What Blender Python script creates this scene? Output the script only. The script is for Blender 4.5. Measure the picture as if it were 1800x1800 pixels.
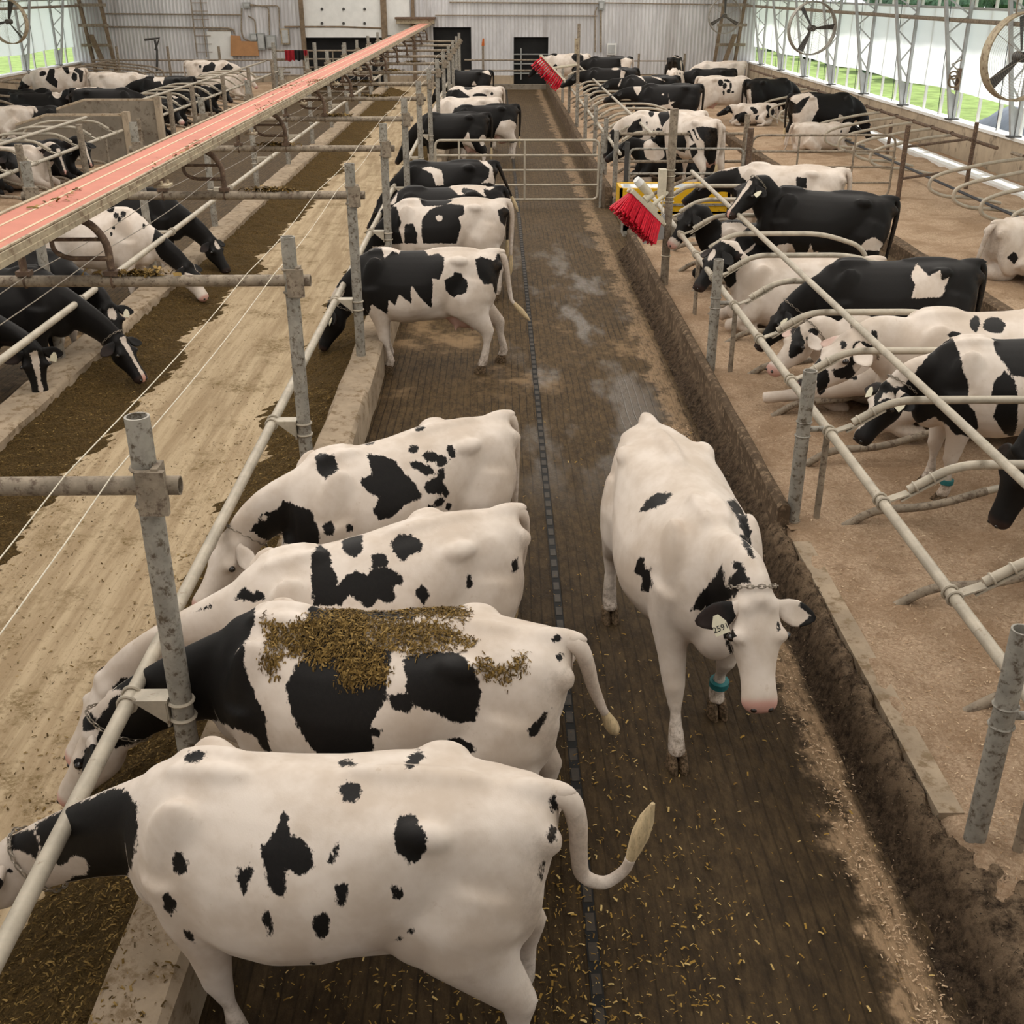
import bpy, bmesh, math, random
import numpy as np
from mathutils import Vector, Matrix
for o in list(bpy.data.objects): bpy.data.objects.remove(o)
SC = bpy.context.scene
COL = SC.collection
rnd = random.Random(7)
PI = math.pi

# ------------------------------------------------------------------ camera, sky, sun, added roof fill lights, exposure
FPX, HC = 1930.0, 4.0                       # focal length in px of the 1800 px frame, camera height
_p = math.atan(920 / FPX); _psi = math.asin(28 / math.sqrt(28**2 + 920**2 + FPX**2))
RT = np.array([math.cos(_psi), -math.sin(_psi), 0.0])
FW = np.array([math.sin(_psi) * math.cos(_p), math.cos(_psi) * math.cos(_p), -math.sin(_p)])
UP = np.cross(RT, FW)
CAMP = np.array([0, 0, HC])
cd = bpy.data.cameras.new('camera'); cam = bpy.data.objects.new('camera', cd); COL.objects.link(cam)
cd.sensor_width = 36.0; cd.sensor_fit = 'HORIZONTAL'; cd.lens = 36.0 * FPX / 1800.0; cd.clip_start = 0.1; cd.clip_end = 500
cam.matrix_world = Matrix(((RT[0], UP[0], -FW[0], 0), (RT[1], UP[1], -FW[1], 0), (RT[2], UP[2], -FW[2], HC), (0, 0, 0, 1)))
SC.camera = cam
def ray(px, py): return FW + RT * (px - 900) / FPX + UP * (900 - py) / FPX
def at(px, py, z=0.0):                       # point of the photograph at height z
    d = ray(px, py); return CAMP + d * ((z - HC) / d[2])
def aty(px, py, Y):
    d = ray(px, py); return CAMP + d * (Y / d[1])
def atx(px, py, X):
    d = ray(px, py); return CAMP + d * (X / d[0])

w = bpy.data.worlds.new('world'); SC.world = w; w.use_nodes = True
bg = w.node_tree.nodes['Background']; bg.inputs[0].default_value = (0.93, 0.97, 1.0, 1); bg.inputs[1].default_value = 1.6
sd = bpy.data.lights.new('sun', 'SUN'); sd.energy = 5.0; sd.angle = math.radians(2.5); sd.color = (1, 0.95, 0.87)
so = bpy.data.objects.new('sun', sd); COL.objects.link(so)
so.rotation_euler = Vector((-0.48, -0.10, -0.86)).to_track_quat('-Z', 'Y').to_euler()
def area(name, loc, sx, sy, e, rot=(0, 0, 0), col=(1, 0.95, 0.88)):
    l = bpy.data.lights.new(name, 'AREA'); l.shape = 'RECTANGLE'; l.size = sx; l.size_y = sy; l.energy = e; l.color = col
    o = bpy.data.objects.new(name, l); COL.objects.link(o); o.location = loc; o.rotation_euler = rot; return o
area('roof_fill', (-3.5, 26, 7.4), 7, 56, 2600)  # unseen area lamps added below the roof as soft interior fill
area('roof_fill', (6.0, 26, 6.2), 3.5, 56, 1500, (0, math.radians(14), 0))
area('roof_fill', (-12.5, 26, 6.2), 3.5, 56, 1000, (0, math.radians(-14), 0))
vs = SC.view_settings; vs.view_transform = 'Standard'; vs.look = 'None'; vs.exposure = 0.16; vs.gamma = 1.0; vs.use_curve_mapping = False
SC.cycles.max_bounces = 6; SC.cycles.diffuse_bounces = 3; SC.cycles.glossy_bounces = 2; SC.cycles.transmission_bounces = 3
SC.cycles.use_denoising = True

# ------------------------------------------------------------------ materials
class NT:
    def __init__(s, name):
        s.m = bpy.data.materials.new(name); s.m.use_nodes = True; s.t = s.m.node_tree; s.n = s.t.nodes; s.l = s.t.links
        s.b = s.n['Principled BSDF']
    def node(s, typ, **k):
        n = s.n.new(typ)
        for a, v in k.items(): setattr(n, a, v)
        return n
    def put(s, sock, v):
        if hasattr(v, 'is_linked'): s.l.new(v, sock)
        else: sock.default_value = v
    def math(s, op, a, b=0.0, c=0.0):
        n = s.node('ShaderNodeMath', operation=op)
        s.put(n.inputs[0], a); s.put(n.inputs[1], b); s.put(n.inputs[2], c); return n.outputs[0]
    def mix(s, f, a, b):
        n = s.node('ShaderNodeMix', data_type='RGBA')
        s.put(n.inputs[0], f); s.put(n.inputs[6], a if not isinstance(a, tuple) else (*a, 1)); s.put(n.inputs[7], b if not isinstance(b, tuple) else (*b, 1))
        return n.outputs[2]
    def ramp(s, f, lo, hi, a=0.0, b=1.0):
        n = s.node('ShaderNodeMapRange', interpolation_type='SMOOTHSTEP'); s.put(n.inputs[0], f)
        for i, v in enumerate((lo, hi, a, b)): n.inputs[i + 1].default_value = v
        return n.outputs[0]
    def noise(s, scale, detail=4, rough=0.6, vec=None, dist=0.0):
        n = s.node('ShaderNodeTexNoise'); n.inputs['Scale'].default_value = scale; n.inputs['Detail'].default_value = detail
        n.inputs['Roughness'].default_value = rough; n.inputs['Distortion'].default_value = dist
        if vec is None: vec = s.pos()
        mp = s.node('ShaderNodeMapping'); mp.inputs['Location'].default_value = (13.37, 7.21, 5.413); mp.inputs['Rotation'].default_value = (0.5, 0.35, 0.8)
        s.l.new(vec, mp.inputs[0]); s.l.new(mp.outputs[0], n.inputs['Vector'])
        return n.outputs['Fac']
    def pos(s): return s.node('ShaderNodeNewGeometry').outputs['Position']
    def objc(s): return s.node('ShaderNodeTexCoord').outputs['Object']
    def scale(s, v, sx, sy, sz):
        n = s.node('ShaderNodeMapping'); s.l.new(v, n.inputs[0]); n.inputs['Scale'].default_value = (sx, sy, sz); return n.outputs[0]
    def sep(s, v):
        n = s.node('ShaderNodeSeparateXYZ'); s.l.new(v, n.inputs[0]); return n.outputs
    def attr(s, name):
        return s.node('ShaderNodeAttribute', attribute_name=name)
    def bump(s, h, strength=0.3, dist=0.02):
        n = s.node('ShaderNodeBump'); n.inputs['Strength'].default_value = strength; n.inputs['Distance'].default_value = dist
        s.l.new(h, n.inputs['Height']); s.l.new(n.outputs[0], s.b.inputs['Normal'])
    def out(s, col, rough=0.7, metal=0.0, spec=0.4):
        s.put(s.b.inputs['Base Color'], (*col, 1) if isinstance(col, tuple) else col)
        s.put(s.b.inputs['Roughness'], rough); s.put(s.b.inputs['Metallic'], metal); s.b.inputs['Specular IOR Level'].default_value = spec
        return s.m

def simple(name, col, rough=0.6, var=0.25, scale=8, metal=0.0, spec=0.4, dirt=None, dthr=0.56, bump=0.0, st=(1, 1, 1)):
    t = NT(name); p = t.scale(t.pos(), *st); n = t.noise(scale, 5, 0.65, p)
    c = t.mix(t.ramp(n, 0.3, 0.7), tuple(x * (1 - var) for x in col), tuple(min(1, x * (1 + var * 0.6)) for x in col))
    if dirt:
        n2 = t.noise(scale * 2.7, 6, 0.7, p); c = t.mix(t.ramp(n2, dthr - 0.06, dthr + 0.1), c, dirt)
    if bump: t.bump(t.noise(scale * 6, 4, 0.7, p), bump, 0.01)
    return t.out(c, rough, metal, spec)

MT = {}
MT['seam'] = simple('cream_seam', (0.60, 0.46, 0.31), 0.7, 0.1, 5)
MT['galv'] = simple('galvanised_pipe', (0.335, 0.315, 0.275), 0.55, 0.25, 9, 0.1, 0.35, (0.11, 0.085, 0.06), 0.555)
MT['rail'] = simple('worn_rail_steel', (0.46, 0.41, 0.33), 0.5, 0.2, 6, 0.1, 0.4, (0.20, 0.14, 0.09), 0.66)
MT['rust'] = simple('rusty_pipe', (0.13, 0.085, 0.06), 0.75, 0.35, 10, 0.05, 0.3, (0.24, 0.17, 0.11), 0.56)
MT['dusty'] = simple('dusty_pipe', (0.30, 0.25, 0.19), 0.75, 0.3, 9, 0.05, 0.3, (0.13, 0.095, 0.07), 0.55)
MT['white_steel'] = simple('pale_truss_steel', (0.44, 0.45, 0.45), 0.5, 0.15, 3, 0.2)
MT['dark_steel'] = simple('dark_steel', (0.06, 0.058, 0.055), 0.55, 0.3, 8)
MT['conc'] = simple('kerb_concrete', (0.38, 0.30, 0.215), 0.9, 0.2, 3, 0, 0.2, (0.21, 0.15, 0.09), 0.55, 0.4)
MT['conc_wall'] = simple('wall_concrete', (0.44, 0.355, 0.26), 0.9, 0.2, 1.5, 0, 0.2, (0.20, 0.16, 0.12), 0.58, 0.3, (1, 1, 0.5))
MT['panel'] = simple('panel_concrete', (0.25, 0.215, 0.17), 0.85, 0.2, 2, 0, 0.2, (0.13, 0.10, 0.075), 0.58, 0.2)
MT['sill_sunstrip'] = simple('white_sill_sunstrip', (0.82, 0.82, 0.80), 0.6, 0.05, 3)  # white of the wall sills, also of the painted sunlight strip
MT['red_belt'] = simple('salmon_belt', (0.50, 0.185, 0.132), 0.7, 0.10, 2, 0, 0.3, (0.52, 0.26, 0.16), 0.66)
MT['cream'] = simple('cream_rail', (0.42, 0.35, 0.245), 0.7, 0.2, 5, 0, 0.3, (0.20, 0.14, 0.09), 0.55)
MT['bristle'] = simple('red_bristle', (0.62, 0.008, 0.03), 0.45, 0.3, 25)
MT['yellow'] = simple('yellow_plastic', (0.72, 0.42, 0.01), 0.45, 0.1, 5, 0, 0.4, (0.2, 0.12, 0.03), 0.62)
MT['water'] = simple('trough_water', (0.62, 0.68, 0.72), 0.08, 0.05, 3)
MT['ivory'] = simple('ivory_plastic', (0.60, 0.55, 0.43), 0.5, 0.12, 9, 0, 0.4, (0.36, 0.30, 0.2), 0.62)
MT['white'] = simple('white_paint', (0.74, 0.74, 0.72), 0.5, 0.06, 3)
MT['wire'] = simple('white_wire', (0.72, 0.66, 0.54), 0.6, 0.2, 30)
MT['chain'] = simple('chain_steel', (0.32, 0.28, 0.23), 0.4, 0.3, 40, 0.5)
MT['muddy'] = simple('muddy_kerb_face', (0.115, 0.080, 0.052), 0.9, 0.35, 5, 0, 0.15, (0.26, 0.185, 0.12), 0.56, 0.6)
MT['track'] = simple('muddy_chain', (0.036, 0.028, 0.02), 0.6, 0.4, 12)
MT['hoof'] = simple('hoof_horn', (0.19, 0.13, 0.08), 0.7, 0.4, 20, 0, 0.2, (0.055, 0.037, 0.02), 0.48)
MT['eye'] = simple('dark_eye', (0.012, 0.008, 0.006), 0.08, 0.1, 5, 0, 0.7)
MT['tag'] = simple('ear_tag_plastic', (0.72, 0.68, 0.52), 0.5, 0.08, 15)
MT['ink'] = simple('black_ink', (0.01, 0.01, 0.01), 0.6, 0.1, 5)
MT['teal'] = simple('teal_strap', (0.02, 0.16, 0.17), 0.6, 0.2, 20)
MT['switch'] = simple('tail_hair', (0.62, 0.49, 0.30), 0.8, 0.25, 60, 0, 0.2, (0.36, 0.26, 0.14), 0.6, 0.5, (1, 1, 0.25))
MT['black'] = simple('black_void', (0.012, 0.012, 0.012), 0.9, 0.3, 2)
MT['cardboard'] = simple('brown_board', (0.42, 0.22, 0.10), 0.8, 0.1, 3)
MT['grass'] = simple('lawn_grass', (0.19, 0.26, 0.085), 0.95, 0.35, 1.2, 0, 0.1)
MT['foliage'] = simple('dark_foliage', (0.07, 0.12, 0.075), 0.95, 0.6, 3, 0, 0.1)
MT['tarp'] = simple('grey_tarp', (0.13, 0.15, 0.19), 0.7, 0.2, 2)
MT['roof'] = simple('roof_sheet', (0.62, 0.60, 0.56), 0.7, 0.1, 2)
MT['wood'] = simple('barn_timber', (0.20, 0.145, 0.095), 0.85, 0.3, 6)
MT['orange'] = simple('orange_plastic', (0.55, 0.13, 0.02), 0.5, 0.1, 5)
MT['cloth'] = simple('red_check_cloth', (0.30, 0.012, 0.02), 0.9, 0.2, 10)
MT['hose'] = simple('dark_hose', (0.03, 0.035, 0.045), 0.5, 0.2, 10)
MT['greybox'] = simple('grey_box', (0.30, 0.31, 0.30), 0.5, 0.1, 5)

def mat_alley():
    t = NT('grooved_manure_floor'); p = t.pos(); x, y, z = t.sep(p)
    warp = t.math('MULTIPLY', t.math('SUBTRACT', t.noise(1.2, 3, 0.5, p), 0.5), 0.05)
    xx = t.math('ADD', x, warp)
    g = t.math('ABSOLUTE', t.math('SINE', t.math('MULTIPLY', xx, PI / 0.075)))
    groove = t.ramp(g, 0.0, 0.36)                                  # 0 in the groove
    muck = t.ramp(t.noise(1.1, 6, 0.65, t.scale(p, 1.3, 0.55, 1)), 0.40, 0.62)
    ps = t.scale(p, 1.0, 0.30, 1.0)
    fine = t.noise(26, 6, 0.75, ps)
    clump = t.ramp(t.noise(9, 5, 0.7, t.scale(p, 1.0, 0.5, 1.0)), 0.42, 0.66)
    base = t.mix(t.ramp(fine, 0.3, 0.7), (0.050, 0.031, 0.0135), (0.120, 0.078, 0.036))
    base = t.mix(t.math('MULTIPLY', clump, 0.6), base, (0.032, 0.020, 0.0095))
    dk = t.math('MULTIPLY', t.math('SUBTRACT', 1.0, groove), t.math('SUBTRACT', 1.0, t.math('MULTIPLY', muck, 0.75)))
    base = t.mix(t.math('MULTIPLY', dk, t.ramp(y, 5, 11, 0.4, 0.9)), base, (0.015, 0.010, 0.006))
    # dry tan bedding tracked along the right-hand kerb, patches up the alley
    tan = t.ramp(t.math('ADD', x, t.math('MULTIPLY', t.math('SUBTRACT', t.noise(2.0, 5, 0.7, p), 0.5), 0.9)), 1.68, 1.80)
    tan = t.math('MULTIPLY', tan, t.ramp(t.math('ADD', x, t.math('MULTIPLY', t.math('SUBTRACT', t.noise(3.0, 5, 0.7, p), 0.5), 0.25)), 1.90, 1.98, 1.0, 0.15))
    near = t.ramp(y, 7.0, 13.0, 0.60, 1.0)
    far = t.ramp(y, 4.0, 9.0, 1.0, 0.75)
    base = t.mix(t.math('MULTIPLY', t.math('MULTIPLY', tan, far), t.ramp(fine, 0.25, 0.6)), base, (0.33, 0.225, 0.135))
    patch = t.math('MULTIPLY', t.ramp(t.noise(0.8, 5, 0.7, p), 0.52, 0.66), t.math('MULTIPLY', t.ramp(y, 10.5, 12), t.ramp(y, 17, 13.5)))
    base = t.mix(t.math('MULTIPLY', patch, 0.65), base, (0.30, 0.20, 0.11))
    # wet wear where the scraper runs
    wetn = t.noise(0.9, 4, 0.6, t.scale(p, 1.6, 0.6, 1))
    wet = t.math('MULTIPLY', t.ramp(wetn, 0.46, 0.62), t.math('MULTIPLY', t.ramp(x, -0.1, 0.45), t.math('MULTIPLY', t.ramp(x, 2.0, 1.4), t.math('MULTIPLY', t.ramp(y, 8, 10), t.ramp(y, 22, 15)))))
    base = t.mix(t.math('MULTIPLY', wet, 0.6), base, (0.16, 0.14, 0.12))
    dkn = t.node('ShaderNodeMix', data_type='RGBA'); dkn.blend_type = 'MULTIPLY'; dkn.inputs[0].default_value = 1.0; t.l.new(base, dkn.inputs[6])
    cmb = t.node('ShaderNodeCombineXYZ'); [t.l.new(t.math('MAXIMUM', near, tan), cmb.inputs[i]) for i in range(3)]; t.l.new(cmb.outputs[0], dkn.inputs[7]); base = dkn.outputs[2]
    rough = t.math('SUBTRACT', 0.72, t.math('MULTIPLY', wet, 0.45))
    h = t.math('ADD', t.math('MULTIPLY', groove, 0.45), t.math('MULTIPLY', t.math('ADD', fine, clump), 0.5))
    t.bump(h, 0.55, 0.014)
    return t.out(base, rough, 0, 0.16)
def mat_lane():
    t = NT('feed_lane_concrete'); p = t.pos(); x, y, z = t.sep(p)
    s = t.noise(3.0, 6, 0.7, t.scale(p, 2.2, 0.16, 1)); f = t.noise(26, 6, 0.8, p)
    c = t.mix(t.ramp(s, 0.35, 0.65), (0.36, 0.265, 0.160), (0.53, 0.415, 0.27))
    c = t.mix(t.math('MULTIPLY', t.ramp(f, 0.56, 0.70), 0.75), c, (0.155, 0.105, 0.045))
    pat = t.math('MULTIPLY', t.ramp(t.noise(1.6, 6, 0.75, p), 0.50, 0.66), t.ramp(f, 0.38, 0.55))
    c = t.mix(t.math('MULTIPLY', pat, 0.8), c, (0.17, 0.115, 0.045))
    g = t.math('ABSOLUTE', t.math('SINE', t.math('MULTIPLY', x, PI / 0.31))); line = t.ramp(g, 0.0, 0.06, 1.0, 0.0)
    c = t.mix(t.math('MULTIPLY', line, 0.30), c, (0.24, 0.18, 0.11))
    t.bump(f, 0.35, 0.01); return t.out(c, 0.85, 0, 0.2)
def mat_feed():
    t = NT('chopped_feed'); p = t.pos(); f = t.noise(42, 6, 0.8, p, 1.0); l = t.noise(2.2, 5, 0.6, p)
    c = t.mix(t.ramp(f, 0.35, 0.62), (0.050, 0.030, 0.009), (0.20, 0.125, 0.042))
    c = t.mix(t.math('MULTIPLY', t.ramp(t.noise(75, 3, 0.6, p), 0.60, 0.70), 0.7), c, (0.36, 0.25, 0.09))
    c = t.mix(t.ramp(l, 0.4, 0.65, 0.0, 0.45), c, (0.10, 0.066, 0.024))
    t.bump(t.math('ADD', f, t.math('MULTIPLY', t.noise(9, 4, 0.6, p), 1.2)), 1.0, 0.04); return t.out(c, 0.9, 0, 0.15)
def mat_bed():
    t = NT('sawdust_bedding'); p = t.pos(); f = t.noise(38, 6, 0.8, p, 0.8); l = t.noise(1.5, 5, 0.65, p)
    c = t.mix(t.ramp(f, 0.32, 0.66), (0.37, 0.245, 0.155), (0.68, 0.51, 0.36))
    c = t.mix(t.ramp(l, 0.40, 0.64, 0.0, 0.6), c, (0.32, 0.205, 0.12)); c = t.mix(t.math('MULTIPLY', t.ramp(t.noise(5, 6, 0.7, p), 0.54, 0.70), 0.45), c, (0.24, 0.15, 0.085))
    c = t.mix(t.math('MULTIPLY', t.ramp(t.noise(17, 5, 0.7, p), 0.62, 0.72), 0.6), c, (0.12, 0.075, 0.04))
    t.bump(t.math('ADD', f, t.noise(7, 4, 0.6, p)), 0.8, 0.03); return t.out(c, 0.95, 0, 0.1)
def mat_muck():
    t = NT('caked_kerb_muck'); p = t.pos(); f = t.noise(20, 7, 0.8, p); x, y, z = t.sep(p)
    c = t.mix(t.ramp(f, 0.36, 0.66), (0.040, 0.027, 0.018), (0.21, 0.145, 0.092))
    c = t.mix(t.math('MULTIPLY', t.ramp(z, 0.07, 0.27), t.ramp(t.noise(9, 6, 0.75, p), 0.38, 0.60)), c, (0.40, 0.285, 0.185))
    t.bump(f, 1.0, 0.06); return t.out(c, 0.92, 0, 0.15)
def mat_siding():
    t = NT('white_corrugated_siding'); p = t.pos(); x, y, z = t.sep(p)
    g = t.math('SINE', t.math('MULTIPLY', t.math('ADD', x, y), 2 * PI / 0.16))
    n = t.noise(0.9, 5, 0.7, t.scale(p, 1.5, 1, 0.35))
    c = t.mix(t.ramp(n, 0.38, 0.66), (0.54, 0.535, 0.55), (0.70, 0.70, 0.72))
    c = t.mix(t.ramp(g, 0.55, 1.0, 0.0, 0.42), c, (0.30, 0.27, 0.255))
    c = t.mix(t.math('MULTIPLY', t.ramp(t.noise(0.6, 4, 0.7, t.scale(p, 2.0, 1, 0.15)), 0.56, 0.70), 0.4), c, (0.25, 0.22, 0.20))
    t.bump(g, 0.5, 0.03); return t.out(c, 0.6, 0, 0.3)
def mat_curtain():
    t = NT('white_side_curtain'); t.b.inputs['Base Color'].default_value = (0.88, 0.89, 0.90, 1); t.b.inputs['Roughness'].default_value = 0.7
    p = t.pos(); t.bump(t.noise(3, 4, 0.6, t.scale(p, 1, 1.2, 0.6)), 0.3, 0.05)
    tr = t.node('ShaderNodeBsdfTranslucent'); tr.inputs[0].default_value = (0.90, 0.92, 0.95, 1)
    mx = t.node('ShaderNodeMixShader'); mx.inputs[0].default_value = 0.62
    t.l.new(t.b.outputs[0], mx.inputs[1]); t.l.new(tr.outputs[0], mx.inputs[2]); t.l.new(mx.outputs[0], t.n['Material Output'].inputs[0])
    return t.m
def mat_coat():
    t = NT('holstein_coat'); p = t.objc()
    a = t.attr('coat').outputs['Fac']; pink = t.attr('pink').outputs['Fac']; dirt = t.attr('dirt').outputs['Fac']
    n = t.noise(34, 5, 0.7, t.scale(p, 1.0, 1.0, 0.55)); n2 = t.noise(120, 2, 0.5, t.scale(p, 1, 1, 0.3))
    d = t.math('ADD', a, t.math('ADD', t.math('MULTIPLY', t.math('SUBTRACT', n, 0.5), 0.055), t.math('MULTIPLY', t.math('SUBTRACT', n2, 0.5), 0.016)))
    k = t.ramp(d, -0.004, 0.004)
    big = t.noise(3.2, 4, 0.6, p)
    white = t.mix(t.ramp(big, 0.35, 0.68), (0.58, 0.49, 0.41), (0.735, 0.655, 0.585))
    white = t.mix(t.math('MULTIPLY', t.ramp(t.noise(16, 6, 0.75, p), 0.60, 0.74), 0.35), white, (0.40, 0.29, 0.19))
    white = t.mix(t.math('MULTIPLY', pink, 0.8), white, (0.60, 0.30, 0.25))
    blk = t.mix(t.noise(60, 3, 0.6, p), (0.0035, 0.0032, 0.0032), (0.011, 0.0095, 0.009))
    blk = t.mix(t.math('MULTIPLY', pink, 0.10), blk, (0.28, 0.16, 0.13))
    c = t.mix(k, white, blk)
    dn = t.math('MULTIPLY', dirt, t.ramp(t.noise(24, 6, 0.8, p), 0.40, 0.62))
    c = t.mix(dn, c, (0.115, 0.075, 0.042))
    t.bump(t.noise(150, 3, 0.6, t.scale(p, 1, 1, 0.4)), 0.12, 0.004)
    m = t.out(c, 0.55, 0, 0.2)
    t.b.inputs['Sheen Weight'].default_value = 0.0
    return m
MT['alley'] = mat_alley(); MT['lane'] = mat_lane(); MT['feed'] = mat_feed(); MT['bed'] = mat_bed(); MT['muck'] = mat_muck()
MT['siding'] = mat_siding(); MT['curtain'] = mat_curtain(); MT['coat'] = mat_coat()
def fibre(name, cols):
    t = NT(name); r = t.attr('tone').outputs['Fac']; c = t.mix(t.ramp(r, 0.0, 0.6), cols[0], cols[1]); c = t.mix(t.ramp(r, 0.6, 1.0), c, cols[2]); return t.out(c, 0.85, 0, 0.2)
MT['fibre'] = fibre('feed_fibre', ((0.060, 0.036, 0.010), (0.16, 0.098, 0.026), (0.31, 0.205, 0.07)))
MT['scrap'] = fibre('straw_scrap', ((0.16, 0.09, 0.02), (0.34, 0.21, 0.045), (0.60, 0.44, 0.18)))
MT['crumb'] = fibre('muck_crumb', ((0.028, 0.019, 0.012), (0.085, 0.058, 0.036), (0.26, 0.18, 0.115)))
MT['shave'] = fibre('wood_shaving', ((0.34, 0.22, 0.125), (0.54, 0.385, 0.25), (0.70, 0.55, 0.38)))

# ------------------------------------------------------------------ mesh helpers
class MB:
    def __init__(s): s.v = []; s.f = []
    def add(s, v, f):
        o = len(s.v); s.v += [tuple(map(float, q)) for q in v]; s.f += [tuple(i + o for i in q) for q in f]; return s
    def box(s, a, b):
        (x0, y0, z0), (x1, y1, z1) = a, b
        return s.add([(x0, y0, z0), (x1, y0, z0), (x1, y1, z0), (x0, y1, z0), (x0, y0, z1), (x1, y0, z1), (x1, y1, z1), (x0, y1, z1)],
                     [(0, 3, 2, 1), (4, 5, 6, 7), (0, 1, 5, 4), (1, 2, 6, 5), (2, 3, 7, 6), (3, 0, 4, 7)])
    def cbox(s, c, size): return s.box([c[i] - size[i] / 2 for i in range(3)], [c[i] + size[i] / 2 for i in range(3)])
    def obox(s, c, ax, ay, az):      # oriented box: centre and three half-axis vectors
        c, ax, ay, az = (np.array(q, float) for q in (c, ax, ay, az)); v = []
        for k in (-1, 1):
            for (i, j) in ((-1, -1), (1, -1), (1, 1), (-1, 1)): v.append(c + ax * i + ay * j + az * k)
        return s.add(v, [(0, 3, 2, 1), (4, 5, 6, 7), (0, 1, 5, 4), (1, 2, 6, 5), (2, 3, 7, 6), (3, 0, 4, 7)])
    def tube(s, pts, r, n=10, hollow=False, closed=False):
        P = [np.array(p, float) for p in pts]; m = len(P); rr = r if hasattr(r, '__len__') else [r] * m
        T = []
        for i in range(m):
            a = P[(i - 1) % m] if (closed or i > 0) else P[i]; b = P[(i + 1) % m] if (closed or i < m - 1) else P[i]
            d = b - a; T.append(d / (np.linalg.norm(d) + 1e-9))
        u = np.cross(T[0], (0, 0, 1)); 
        if np.linalg.norm(u) < 1e-3: u = np.array((1.0, 0, 0))
        u /= np.linalg.norm(u); V = []
        for i in range(m):
            u = u - T[i] * (u @ T[i]); u /= np.linalg.norm(u); w_ = np.cross(T[i], u)
            for k in range(n):
                a = 2 * PI * k / n; V.append(P[i] + (u * math.cos(a) + w_ * math.sin(a)) * rr[i])
        F = []
        for i in range(m if closed else m - 1):
            j = (i + 1) % m
            for k in range(n): F.append((i * n + k, i * n + (k + 1) % n, j * n + (k + 1) % n, j * n + k))
        if not closed:
            F.append(tuple(range(n - 1, -1, -1)))
            if hollow:                                   # open pipe mouth at the last point
                o = len(V); d = T[-1]; e = P[-1]
                for (q, dep) in ((0.82, 0.0), (0.82, -0.12)):
                    for k in range(n):
                        V.append(e + (V[(m - 1) * n + k] - e) * q + d * dep)
                for k in range(n):
                    k2 = (k + 1) % n; a0 = (m - 1) * n
                    F.append((a0 + k, a0 + k2, o + k2, o + k)); F.append((o + k, o + k2, o + n + k2, o + n + k))
                F.append(tuple(o + n + k for k in range(n)))
            else: F.append(tuple((m - 1) * n + k for k in range(n)))
        return s.add(V, F)
    def cyl(s, a, b, r, n=12): return s.tube([a, b], r, n)
    def ring(s, c, axis, R, r, n=14, k=6):
        c = np.array(c, float); a = np.array(axis, float); a /= np.linalg.norm(a)
        u = np.cross(a, (0.31, 0.2, 0.93)); u /= np.linalg.norm(u); v = np.cross(a, u)
        return s.tube([c + (u * math.cos(2 * PI * i / n) + v * math.sin(2 * PI * i / n)) * R for i in range(n)], r, k, closed=True)
    def poly(s, pts, d):              # a polygon extruded by vector d
        n = len(pts); d = np.array(d, float); V = [np.array(p, float) for p in pts] + [np.array(p, float) + d for p in pts]
        return s.add(V, [tuple(range(n - 1, -1, -1)), tuple(range(n, 2 * n))] + [(i, (i + 1) % n, n + (i + 1) % n, n + i) for i in range(n)])
    def ell(s, c, r, nu=12, nv=8, M=None):
        V = [(0, 0, 1)]; F = []
        for i in range(1, nv):
            a = PI * i / nv
            for j in range(nu): b = 2 * PI * j / nu; V.append((math.sin(a) * math.cos(b), math.sin(a) * math.sin(b), math.cos(a)))
        V.append((0, 0, -1)); L = len(V) - 1
        for j in range(nu):
            F.append((0, 1 + j, 1 + (j + 1) % nu)); F.append((L, L - nu + (j + 1) % nu, L - nu + j))
        for i in range(nv - 2):
            for j in range(nu): F.append((1 + i * nu + j, 1 + (i + 1) * nu + j, 1 + (i + 1) * nu + (j + 1) % nu, 1 + i * nu + (j + 1) % nu))
        V = np.array(V) * np.array(r)
        if M is not None: V = V @ np.array(M).T
        return s.add(V + np.array(c), F)
def bend(pts, r, n=5):                # round the corners of a polyline
    P = [np.array(p, float) for p in pts]; out = [P[0]]
    for i in range(1, len(P) - 1):
        a, b, c = P[i - 1], P[i], P[i + 1]; d1 = a - b; d2 = c - b; l1, l2 = np.linalg.norm(d1), np.linalg.norm(d2)
        q = min(r, l1 * 0.48, l2 * 0.48); p0 = b + d1 / l1 * q; p1 = b + d2 / l2 * q
        for k in range(n + 1): t = k / n; out.append((1 - t)**2 * p0 + 2 * t * (1 - t) * b + t * t * p1)
    out.append(P[-1]); return out
def mesh(name, mb, mat, smooth=True):
    me = bpy.data.meshes.new(name); me.from_pydata(mb.v, [], mb.f); me.materials.append(MT[mat] if isinstance(mat, str) else mat)
    if smooth:
        me.polygons.foreach_set('use_smooth', [True] * len(me.polygons))
        try: me.set_sharp_from_angle(angle=math.radians(40))
        except Exception: pass
    me.update(); return me
def tag(o, label=None, cat=None, group=None, kind=None):
    if label: o['label'] = label
    if cat: o['category'] = cat
    if group: o['group'] = group
    if kind: o['kind'] = kind
    return o
def obj(name, mb, mat, parent=None, label=None, cat=None, group=None, kind=None):
    if parent is not None:
        L = np.array(parent.get('_o', (0, 0, 0))); mb.v = [tuple(np.array(q) - L) for q in mb.v] if np.any(L) else mb.v
    o = bpy.data.objects.new(name, mesh(name, mb, mat)); COL.objects.link(o)
    if parent is not None: o.parent = parent
    return tag(o, label, cat, group, kind)
ROOTS = []
def thing(name, label, cat, loc=(0, 0, 0), group=None):
    o = bpy.data.objects.new(name, None); COL.objects.link(o); o.location = loc; o['_o'] = [float(q) for q in loc]; ROOTS.append(o)
    return tag(o, label, cat, group)
def sub(o, mb):                        # shift a mesh to the frame of a part's parent
    return mb
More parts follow.
